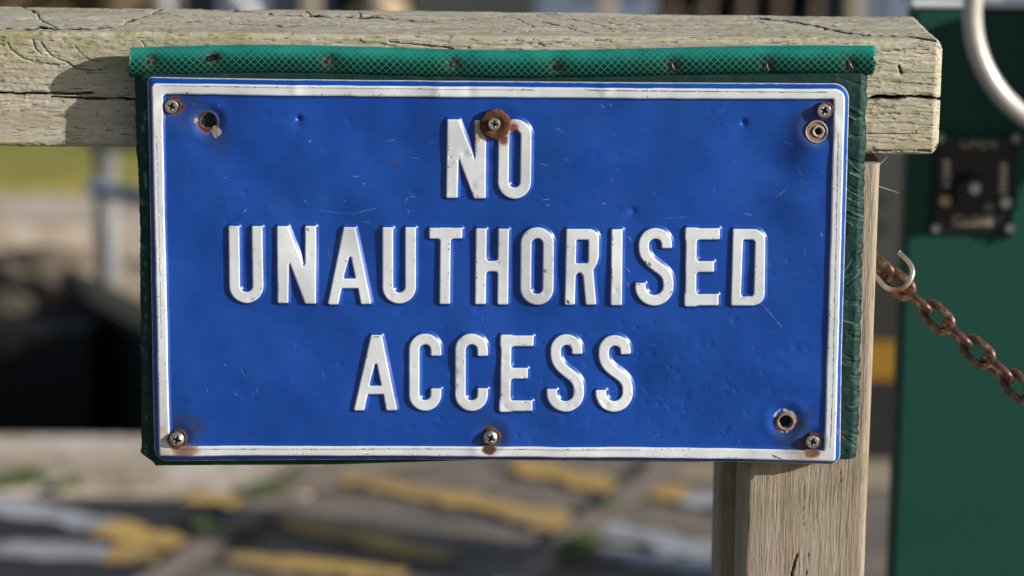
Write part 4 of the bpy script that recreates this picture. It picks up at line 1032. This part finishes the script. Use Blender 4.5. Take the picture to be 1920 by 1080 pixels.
SYD = -relief
pxs = 1.02                                                            # pixels per grid step, for snapping the rim
gxx, gyy = np.gradient(dC)
gl = np.hypot(gxx, gyy) + 1e-9
shift = np.where(np.abs(dC) < 1.6, dC / np.maximum(gl, .3), 0) * (dC > 0)
I0, J0 = np.meshgrid(np.arange(NX, dtype=float), np.arange(NZ, dtype=float), indexing='ij')
SX2 = gx_[0] + (I0 - shift * gxx / gl) * STEP; SZ2 = gz_[0] + (J0 - shift * gyy / gl) * STEP
ALLV = np.stack([SX2, SYD, SZ2], -1).reshape(-1, 3)
FQ = grid_faces(NX, NZ)
dcf = dC.ravel()
keep = (dcf[FQ] <= 0).any(1) & (dcf[FQ] < 1.55).all(1)
FQ = FQ[keep]
dLf = dL.ravel()[FQ].mean(1); dRf = ridge.ravel()[FQ].mean(1); lf = lid.ravel()[FQ[:, 0]]
piece = np.full(len(FQ), -2); piece[dRf < 1.5] = -1
mm = dLf < 1.5; piece[mm] = lf[mm]
ATT = {'ink': np.minimum(dL, ridge).ravel(), 'rust': rust.ravel(), 'scr': scr.ravel(), 'chip': chip.ravel(), 'grime': grime.ravel(), 'wear': edgewear.ravel()}

t = NT('enamel_mat'); v = t.pos()
n1 = t.noise(v, 11, 7, .72); n2 = t.noise(v, 120, 4, .6); n3 = t.noise(v, 700, 2); n4 = t.noise(t.pos((1, 1, 6)), 35, 4, .6)
ink = t.rng(t.attr('ink'), -.45, .45, 1, 0)
blue = t.ramp(n1, [(.25, (.0045, .050, .285)), (.5, (.0060, .064, .350)), (.75, (.013, .084, .385))])
blue = t.mix(t.rng(n4, .5, .8, 0, .22), blue, (.018, .09, .37, 1))
white = t.ramp(n2, [(.3, (.70, .73, .74)), (.6, (.76, .785, .80)), (.8, (.72, .745, .75))])
c = t.mix(ink, blue, white)
c = t.mix(t.math('MULTIPLY', t.attr('grime'), t.rng(n2, .25, .6, .35, 1)), c, (.035, .04, .032, 1))
c = t.mix(t.attr('scr'), c, (.55, .58, .62, 1))
c = t.mix(t.attr('chip'), c, (.03, .035, .05, 1))
c = t.mix(t.attr('wear'), c, (.55, .55, .54, 1))
ra = t.attr('rust')
rcol = t.ramp(t.math('ADD', ra, t.math('MULTIPLY', t.math('SUBTRACT', n2, .5), .5)), [(.1, (.52, .40, .20)), (.35, (.40, .18, .035)), (.6, (.17, .055, .014)), (.9, (.04, .016, .009))])
rfac = t.mix(ink, t.rng(ra, .42, .75, 0, .96), t.rng(ra, .02, .65, 0, 1))
c = t.mix(rfac, c, rcol)
rough = t.math('ADD', t.rng(n2, .3, .7, .27, .40), t.math('MULTIPLY', ra, .4))
t.set(Base_Color=c, Roughness=rough)
t.b.inputs['Coat Weight'].default_value = 0.0
t.bump(t.math('ADD', n3, t.math('MULTIPLY', n2, .8)), .10, .0004); ENAM = t.m

cS = P(930, 868)
sign = empty('warning_sign', (cS[0], .0, cS[2]), 'blue embossed metal sign reading NO UNAUTHORISED ACCESS with white border, screwed on green board', 'sign')
def piece_obj(name, sel, rim=False):
    f = FQ[sel]; u, inv = np.unique(f, return_inverse=True); q = inv.reshape(f.shape)
    V = ALLV[u]; at = {n: a[u] for n, a in ATT.items()}
    if rim:
        E = np.concatenate([q[:, [0, 1]], q[:, [1, 2]], q[:, [2, 3]], q[:, [3, 0]]])
        key = np.sort(E, 1); kk = key[:, 0].astype(np.int64) * len(V) + key[:, 1]
        _, ix, cnt = np.unique(kk, return_index=True, return_counts=True); b = E[ix[cnt == 1]]
        isr = dcf[u] > -1.6; b = b[isr[b[:, 0]] & isr[b[:, 1]]]
        bu, bi = np.unique(b, return_inverse=True); bi = bi.reshape(b.shape)
        n0 = len(V); V = np.concatenate([V, V[bu], V[bu] + np.array([0, .0009, 0])])
        nb = len(bu)
        q = np.concatenate([q, np.stack([n0 + bi[:, 0], n0 + nb + bi[:, 0], n0 + nb + bi[:, 1], n0 + bi[:, 1]], 1)])
        at = {n: np.concatenate([a, a[bu], a[bu]]) for n, a in at.items()}
    return link(name, np_mesh(name, V, q, at), ENAM, sign)
piece_obj('sign_plate', piece == -2, True)
piece_obj('border', piece == -1)
for k in range(len(LET)): piece_obj('letter', piece == k)

# --- screws
def surf_y(px, py):
    i = int(np.argmin((sx - px) ** 2 + (sy - py) ** 2)); return float(SYD.ravel()[i])
t = NT('screw_mat'); v = t.pos()
n2 = t.noise(v, 500, 4, .6)
c = t.mix(t.attr('cav'), t.ramp(n2, [(.3, (.36, .34, .32)), (.55, (.56, .54, .51)), (.75, (.40, .30, .22))]), (.02, .016, .013, 1))
t.set(Base_Color=c, Roughness=t.rng(n2, .3, .7, .25, .5), Metallic=t.rng(t.attr('cav'), 0, 1, .85, .2)); t.bump(n2, .35, .0002); SCRW = t.m
t = NT('rust_mat'); v = t.pos()
n1 = t.noise(v, 420, 5, .7); n2 = t.noise(v, 1100, 3, .6)
c = t.ramp(n1, [(.3, (.032, .012, .008)), (.5, (.10, .034, .014)), (.68, (.20, .068, .020))])
t.set(Base_Color=c, Roughness=.85); t.bump(t.math('ADD', n1, n2), .8, .0006); RUST = t.m
def screw(px, py, rpx, dome, proud, rot, base_y=None, cup=True):
    y0 = (surf_y(px + rpx * 1.6, py) if base_y is None else base_y)
    c = P(px, py, y0 - proud); r = rpx / 3000.0
    nr, na = 30, 72
    rr = np.concatenate([np.linspace(0, 1, nr - 8, endpoint=False), np.linspace(1, 1, 1), 1 + .0 * np.arange(7)])
    hh = np.concatenate([dome * (1 - np.linspace(0, 1, nr - 8, endpoint=False) ** 2.4), [0.0], -np.linspace(.12, 1, 7) * (proud + .0012) / r])
    rr[-1:] = 1.0; rr[nr - 8] = .985; rr[nr - 9] = .955
    A = np.linspace(0, 2 * math.pi, na, endpoint=False)
    RR, AA = np.meshgrid(rr, A, indexing='ij'); H = np.repeat(hh[:, None], na, 1)
    ca, sa = RR * np.cos(AA + rot), RR * np.sin(AA + rot)
    arm = .15 - .03 * RR
    d = np.minimum(np.maximum(np.abs(ca) - arm, np.abs(sa) - .56), np.maximum(np.abs(sa) - arm, np.abs(ca) - .56))
    d = np.minimum(d, np.hypot(ca, sa) - .27)
    d45 = np.minimum(np.abs(ca - sa), np.abs(ca + sa)) / 1.414
    tick = (d45 < .045) & (RR < .62) & (RR > .3)
    cav = sstep(.04, -.05, d) * (RR < .9)
    H = H - cav * .55 - .07 * tick
    V = np.stack([c[0] + RR * r * np.cos(AA), c[1] - H * r, c[2] + RR * r * np.sin(AA)], -1).reshape(-1, 3)
    s = link('screw', np_mesh('screw', V, grid_faces(nr, na, True), {'cav': np.clip(cav + .5 * tick, 0, 1).ravel()}), SCRW, sign)
    if cup:
        n = 56; prof_ = [(1.0, .25 * proud), (1.08, .34 * proud), (1.20, .26 * proud), (1.29, -.0004)]
        V = []
        for q, hgt_ in prof_:
            for k in range(n):
                a = 2 * math.pi * k / n; w_ = 1 + .05 * math.sin(3 * a + px) + .03 * math.sin(7 * a)
                V.append((c[0] + .0006 + q * w_ * r * math.cos(a), y0 - hgt_ * 1.0, c[2] + q * w_ * r * math.sin(a)))
        link('rust_collar', np_mesh('rust_collar', V, grid_faces(4, n, True)), RUST, s)
    return s
screw(321, 200, 12.6, .08, .0028, .35)
screw(1545.5, 208, 12.6, .05, .0030, .5)
screw(331.5, 824, 14, .55, .0024, .25)
screw(919.5, 821, 13.6, .50, .0028, .55)
screw(1523.5, 829, 12.4, .10, .0030, .3)
# rusty washer lying over the letters N and O
wy0 = -HL - .0006
cw = P(928.5, 233, wy0); rw = 28.6 / 3000
bm = bmesh.new()
n = 72; rings = [(.30, 0), (.30, .0015), (.86, .0017), (.97, .0012), (1.0, .0004), (1.0, -.0006), (.9, -.0008)]
V = []
for q, hgt_ in rings:
    for k in range(n):
        a = 2 * math.pi * k / n; w_ = 1 + .006 * math.sin(5 * a) + .004 * math.sin(11 * a + 1) if q > .9 else 1
        V.append((cw[0] + q * w_ * rw * math.cos(a), wy0 - hgt_ - .0004 * math.sin(a + .6), cw[2] + q * w_ * rw * math.sin(a)))
o = link('washer', np_mesh('washer', V, grid_faces(len(rings), n, True)), RUST, sign); o['label'] = 'round brown rusty washer'
screw(926.5, 233, 11.2, .05, .0019, .15, wy0 - .0014, False)
# hollow rivet left in the upper right hole, torn flake at the upper left hole, crust at the lower right hole
FERR = simple('ferrule_mat', (.40, .38, .34), .7, .2, var=.35, scale=260, bump=.3, bd=.0003)
yr_ = surf_y(1531, 274); cf = P(1531, 247, yr_ - .0003)
def ring_mesh(name, c, prof_, n=56, jit=.0, off=(0, 0)):
    V = []
    for i, (q, h_) in enumerate(prof_):
        for k in range(n):
            a = 2 * math.pi * k / n; j = 1 + jit * (math.sin(4 * a + i) + .6 * math.sin(9 * a + 2 * i))
            V.append((c[0] + q * j * math.cos(a) + off[0] * i, c[1] - h_, c[2] + q * j * math.sin(a) + off[1] * i))
    return np_mesh(name, V, grid_faces(len(prof_), n, True))
PRUST = simple('pale_rust_mat', (.33, .17, .085), .8, var=.7, scale=330, bump=.6, bd=.0004)
link('rivet', ring_mesh('rivet', cf, [(.0070, -.0008), (.0068, .0004), (.0064, .0005), (.0060, -.0003)], jit=.012), FERR, sign)
rv = link('rivet', ring_mesh('rivet', cf, [(.0060, -.0003), (.0050, -.0002), (.0040, -.0004), (.0028, -.0016)], jit=.04), PRUST, sign); rv['label'] = 'rusty inside of the hollow rivet'
link('rivet', ring_mesh('rivet', (cf[0] + .0011, cf[1], cf[2] + .0002), [(.0039, -.0002), (.0036, .0004), (.0026, .0003), (.0022, -.001)], jit=.05), FERR, sign)
disc('rivet_core', (cf[0], cf[1] + .0025, cf[2]), .0056, .001, simple('dark_hole_mat', (.008, .008, .008), .9), sign)
cf = P(1473, 791, surf_y(1473, 820) - .0)
link('rivet', ring_mesh('rivet', cf, [(.0060, -.0003), (.0053, .0006), (.0044, .0004), (.0039, -.0014)], jit=.02), PRUST, sign)
FLAKE = simple('flake_mat', (.40, .35, .28), .7, var=.4, scale=300, bump=.4, bd=.0004)
yf = surf_y(412, 250)
def flake(pix, lift):
    bm = bmesh.new(); n = len(pix); cx, cy = sum(p[0] for p in pix) / n, sum(p[1] for p in pix) / n
    cv = bm.verts.new(P(cx, cy, surf_y(cx, cy) - .0005 - lift)); ring_ = [bm.verts.new(P(a, b, surf_y(a, b) - .00025 - lift * (.3 + 1.2 * (i % 3) / 2))) for i, (a, b) in enumerate(pix)]
    for i in range(n): bm.faces.new((cv, ring_[i], ring_[(i + 1) % n]))
    ex = bmesh.ops.extrude_face_region(bm, geom=list(bm.faces))
    for e in ex['geom']:
        if isinstance(e, bmesh.types.BMVert): e.co.y += .0002
    o = link('paint_flake', bm_mesh('paint_flake', bm), FLAKE, sign)
flake([(394, 243), (401, 235), (409, 238), (416, 246), (414, 252), (409, 256), (405, 260), (399, 255)], .0002)
flake([(363, 222), (369, 221), (373, 226), (368, 232), (364, 229)], .0001)

# ================================================================== green braided hose tacked along the top of the board
t = NT('hose_mat'); v = t.pos()
u_, v_ = t.attr('along'), t.attr('round')
def lines(sgn):
    a = t.math('ADD', t.math('ADD', t.math('DIVIDE', u_, .0044), t.math('MULTIPLY', t.noise(v, 28, 3), .9)), t.math('MULTIPLY', t.math('DIVIDE', v_, .0046), float(sgn)))
    f = t.math('ABSOLUTE', t.math('SUBTRACT', t.math('FRACT', a), .5)); return f
l1 = t.rng(lines(1), .03, .09, 1, 0, True); l2 = t.rng(lines(-1), .03, .09, 1, 0, True)
ln = t.math('MAXIMUM', l1, l2)
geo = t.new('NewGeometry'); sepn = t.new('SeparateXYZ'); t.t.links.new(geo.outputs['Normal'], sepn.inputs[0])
lit_top = t.math('MULTIPLY', t.rng(sepn.outputs['Z'], .0, .95, 0, .9, True), t.rng(t.noise(v, 70, 5, .65), .3, .65, .45, 1))  # light on the hose top put into the colour of up-facing parts
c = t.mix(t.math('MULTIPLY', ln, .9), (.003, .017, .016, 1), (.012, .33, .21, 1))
c = t.mix(lit_top, c, (.022, .29, .225, 1))
c = t.mix(t.math('MULTIPLY', t.attr('dirt'), t.rng(t.noise(v, 500, 3), .4, .6)), c, (.05, .045, .035, 1))
t.set(Base_Color=c, Roughness=.38); t.b.inputs['Specular IOR Level'].default_value = .35
t.bump(t.noise(v, 130, 3), .12, .0006); HOSEM = t.m
YH = .0118
hc = np.array([(243, 116.5), (300, 115.5), (400, 113), (480, 111.5), (617, 114), (740, 117), (850, 119.5), (950, 122), (1044, 122), (1150, 119), (1261, 117), (1350, 115), (1438, 114), (1520, 113), (1594, 113), (1638, 113.5)], float)
n = 420; tpx = np.linspace(243, 1636, n)
co = np.polyfit((hc[:, 0] - 940) / 700, hc[:, 1], 7); tpy = np.polyval(co, (tpx - 940) / 700)
NAILS = [(283, 114, 0), (400, 108, 1), (617, 114, 0), (850, 120.5, 0), (1044, 126, 2), (1261, 124, 3), (1438, 124, 3), (1594, 121, 3)]
seg = 56; V = []; au = []; ar = []; ad = []
for i in range(n):
    c = P(tpx[i], tpy[i], YH)
    for k in range(seg):
        a = 2 * math.pi * k / seg; r = .0092
        yy, zz = -math.cos(a) * r, math.sin(a) * r
        for nx_, ny_, kd in NAILS:
            q = P(nx_, ny_, YH - .009)
            dd = math.hypot(c[0] - q[0], (c[2] + zz - q[2]) * 1.0)
            if dd < .02 and yy < 0: s_ = math.exp(-(dd / .0035) ** 2) * .0014 + math.exp(-(dd / .010) ** 2) * .0012; yy += s_
        V.append((c[0] + (.0012 * math.sin(a * 1 + 1) if i in (0, n - 1) else 0), c[1] + yy, c[2] + zz)); au.append(c[0]); ar.append(a * r if a < math.pi else (a - 2 * math.pi) * r)
        ad.append(max([math.exp(-(math.hypot(tpx[i] - q_[0], (tpy[i] - zz * 3000) - q_[1]) / 16) ** 2) for q_ in NAILS]) if yy < .003 else 0)
hose = empty('garden_hose', tuple(P(940, 119, YH)), 'green braided garden hose length tacked along the rail above the sign', 'hose')
Vn = np.array(V, np.float32)
ho = np_mesh('tube', Vn, grid_faces(n, seg, True)[:, ::-1], {'along': au, 'round': ar, 'dirt': ad})
bm = bmesh.new(); bm.from_mesh(ho); bm.verts.ensure_lookup_table()
for base_i, flip in ((0, 1), ((n - 1) * seg, 0)):          # cut ends show the wall of the tube
    bm.verts.ensure_lookup_table()
    ring_ = [bm.verts[base_i + k] for k in range(seg)]; ce = sum((q.co for q in ring_), Vector()) / seg
    inner = [bm.verts.new(ce + (q.co - ce) * .72) for q in ring_]; deep = [bm.verts.new(q.co + Vector((.012 if flip else -.012, 0, 0))) for q in inner]
    for k in range(seg):
        k2 = (k + 1) % seg; bm.faces.new((ring_[k], ring_[k2], inner[k2], inner[k])); bm.faces.new((inner[k], inner[k2], deep[k2], deep[k]))
bmesh.ops.recalc_face_normals(bm, faces=bm.faces); bm.to_mesh(ho); bm.free()
for p in ho.polygons: p.use_smooth = True
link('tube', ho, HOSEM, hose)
NAILM = simple('nail_mat', (.20, .12, .085), .45, .6, var=.4, scale=300, bump=.2, bd=.0002)
NAILD = simple('dark_nail_mat', (.03, .022, .02), .5, .5, var=.4, scale=300)
for nx_, ny_, kd in NAILS:
    yv = YH - .0092 + .0022
    if kd == 0: disc('nail', (*P(nx_, ny_, yv)[:1], yv - .0004, P(nx_, ny_, yv)[2]), .0013, .0012, NAILM, hose, 18)
    elif kd == 1:
        link('nail', tube_mesh('nail', [tuple(P(392, 110, yv)), tuple(P(400, 108, yv - .0012)), tuple(P(409, 106, yv - .0006))], [.0014, .0020, .0016], 12), NAILD, hose)
    elif kd == 2: disc('nail', (P(nx_, ny_, yv)[0], yv - .0003, P(nx_, ny_, yv)[2]), .0015, .0012, NAILD, hose, 18)
    else:
        sl_ = 3 if nx_ != 1594 else 5
        link('nail', tube_mesh('nail', [tuple(P(nx_ - sl_, ny_ - 7, yv + .001)), tuple(P(nx_ - sl_ * .7, ny_ - 6, yv - .0006)), tuple(P(nx_ + sl_ * .7, ny_ + 6, yv - .0006)), tuple(P(nx_ + sl_, ny_ + 7, yv + .001))], .0006, 8), NAILM, hose)

# ================================================================== rusty chain and open hook
t = NT('chain_mat'); v = t.pos()
n1 = t.noise(v, 130, 5, .65); n2 = t.noise(v, 600, 3)
c = t.ramp(n1, [(.28, (.045, .028, .023)), (.46, (.10, .056, .043)), (.58, (.20, .10, .06)), (.70, (.46, .36, .26))])
t.set(Base_Color=c, Roughness=t.rng(n2, .3, .7, .24, .5), Metallic=.45); t.bump(n2, .5, .0005); CHM = t.m
chain = empty('chain', tuple(P(1660, 500, .07)), 'rusty brown steel chain hanging from the post towards the green pedestal', 'chain')
w_r = .00265; pitch = 51.5 / 3000; half = pitch / 2
pa, pb_ = np.array(P(1647, 501, .085)), np.array(P(1924, 738, .030))
dirv = (pb_ - pa); Ltot = np.linalg.norm(dirv); dirv /= Ltot
def link_mesh(mat_rot):
    st = half - .0037; rad = .0061
    pts = [(st + rad * math.cos(a), rad * math.sin(a), 0) for a in np.linspace(-math.pi / 2, math.pi / 2, 14)] + [(-st + rad * math.cos(a), rad * math.sin(a), 0) for a in np.linspace(math.pi / 2, 3 * math.pi / 2, 14)]
    me = tube_mesh('link', pts, w_r, 14, True)
    return me
base_link = link_mesh(None); base_link.materials.append(CHM)
xax = Vector(dirv); zax = Vector((0, -1, 0)); zax = (zax - xax * zax.dot(xax)).normalized(); yax = zax.cross(xax)
M0 = Matrix((xax, yax, zax)).transposed()
NSTR, NCUR = 9, 42
cpos, cdir = np.array(pa), np.array(dirv); a0 = math.atan2(dirv[2], dirv[0]); hy = dirv[1]
for k in range(NSTR + NCUR):
    if k: cpos = cpos + cdir * pitch * .5
    if k >= NSTR:                                   # beyond the frame the chain sags and climbs to its far post
        an = a0 * (1 - 2.0 * (k - NSTR + 1) / NCUR); cdir = np.array([math.cos(an), hy * .6, math.sin(an)]); cdir /= np.linalg.norm(cdir)
    if k: cpos = cpos + cdir * pitch * .5
    xax = Vector(cdir); zax = Vector((0, -1, 0)); zax = (zax - xax * zax.dot(xax)).normalized(); yax = zax.cross(xax)
    M0 = Matrix((xax, yax, zax)).transposed()
    ang = R(8 + random.uniform(-7, 7)) if k % 2 else R(74 + random.uniform(-8, 8))
    if k == 0: ang = R(38)
    o = bpy.data.objects.new('link', base_link); COL.objects.link(o); o.parent = chain
    o.matrix_local = Matrix.Translation(Vector(cpos) - chain.location) @ (M0 @ Matrix.Rotation(ang, 3, 'X') @ Matrix.Rotation(random.uniform(-.06, .06), 3, 'Z')).to_4x4()
ex, ey = float(cpos[0]) + .012, float(cpos[1])
tag(box_obj('timber_post', (ex, ey - .04, 0), (ex + .08, ey + .04, float(cpos[2]) + .18), POSTM, None, .005), 'square timber post holding the far end of the rusty chain', 'post')
t = NT('hook_mat'); v = t.pos()
n1 = t.noise(v, 110, 4, .6)
c = t.mix(t.attr('rusty'), t.ramp(n1, [(.3, (.34, .32, .29)), (.7, (.62, .60, .57))]), (.26, .11, .04, 1))
t.set(Base_Color=c, Roughness=.4, Metallic=t.rng(t.attr('rusty'), 0, 1, .75, .1)); HOOKM = t.m
hp = [(98, 205, .074), (115, 235, .070), (150, 275, .066), (190, 320, .062), (240, 347, .058), (300, 343, .056), (350, 305, .056), (374, 250, .058), (368, 205, .061), (340, 163, .065), (290, 115, .070)]
pts = smooth_path([tuple(P(1600 + a / 3.375, 440 + b / 3.375, y)) for a, b, y in hp], 8)
me = tube_mesh('hook', pts, .00165, 14)
rs = np.repeat(np.array([math.exp(-((i / len(pts) - .50) / .10) ** 2) for i in range(len(pts))]), 14)
at = me.attributes.new('rusty', 'FLOAT', 'POINT'); at.data.foreach_set('value', rs.astype(np.float32))
hk = link('hook', me, HOOKM, chain); hk['label'] = 'open bright steel hook with a rusty bend'

# ================================================================== two threads of cobweb between post and pedestal side
t = NT('cobweb_mat').set(Base_Color=(.75, .74, .72), Roughness=.5); WEB = t.m
web = empty('cobweb', tuple(P(1655, 340, .06)), 'fine pale cobweb threads stretched off the right edge of the post', 'cobweb')
for pp in ([(1640, 347, .055), (1662, 354, .06), (1686, 362, .065)], [(1641, 318, .05), (1650, 308, .055), (1664, 294, .06)]):
    link('thread', tube_mesh('thread', [tuple(P(*q)) for q in pp], .00009, 6), WEB, web)
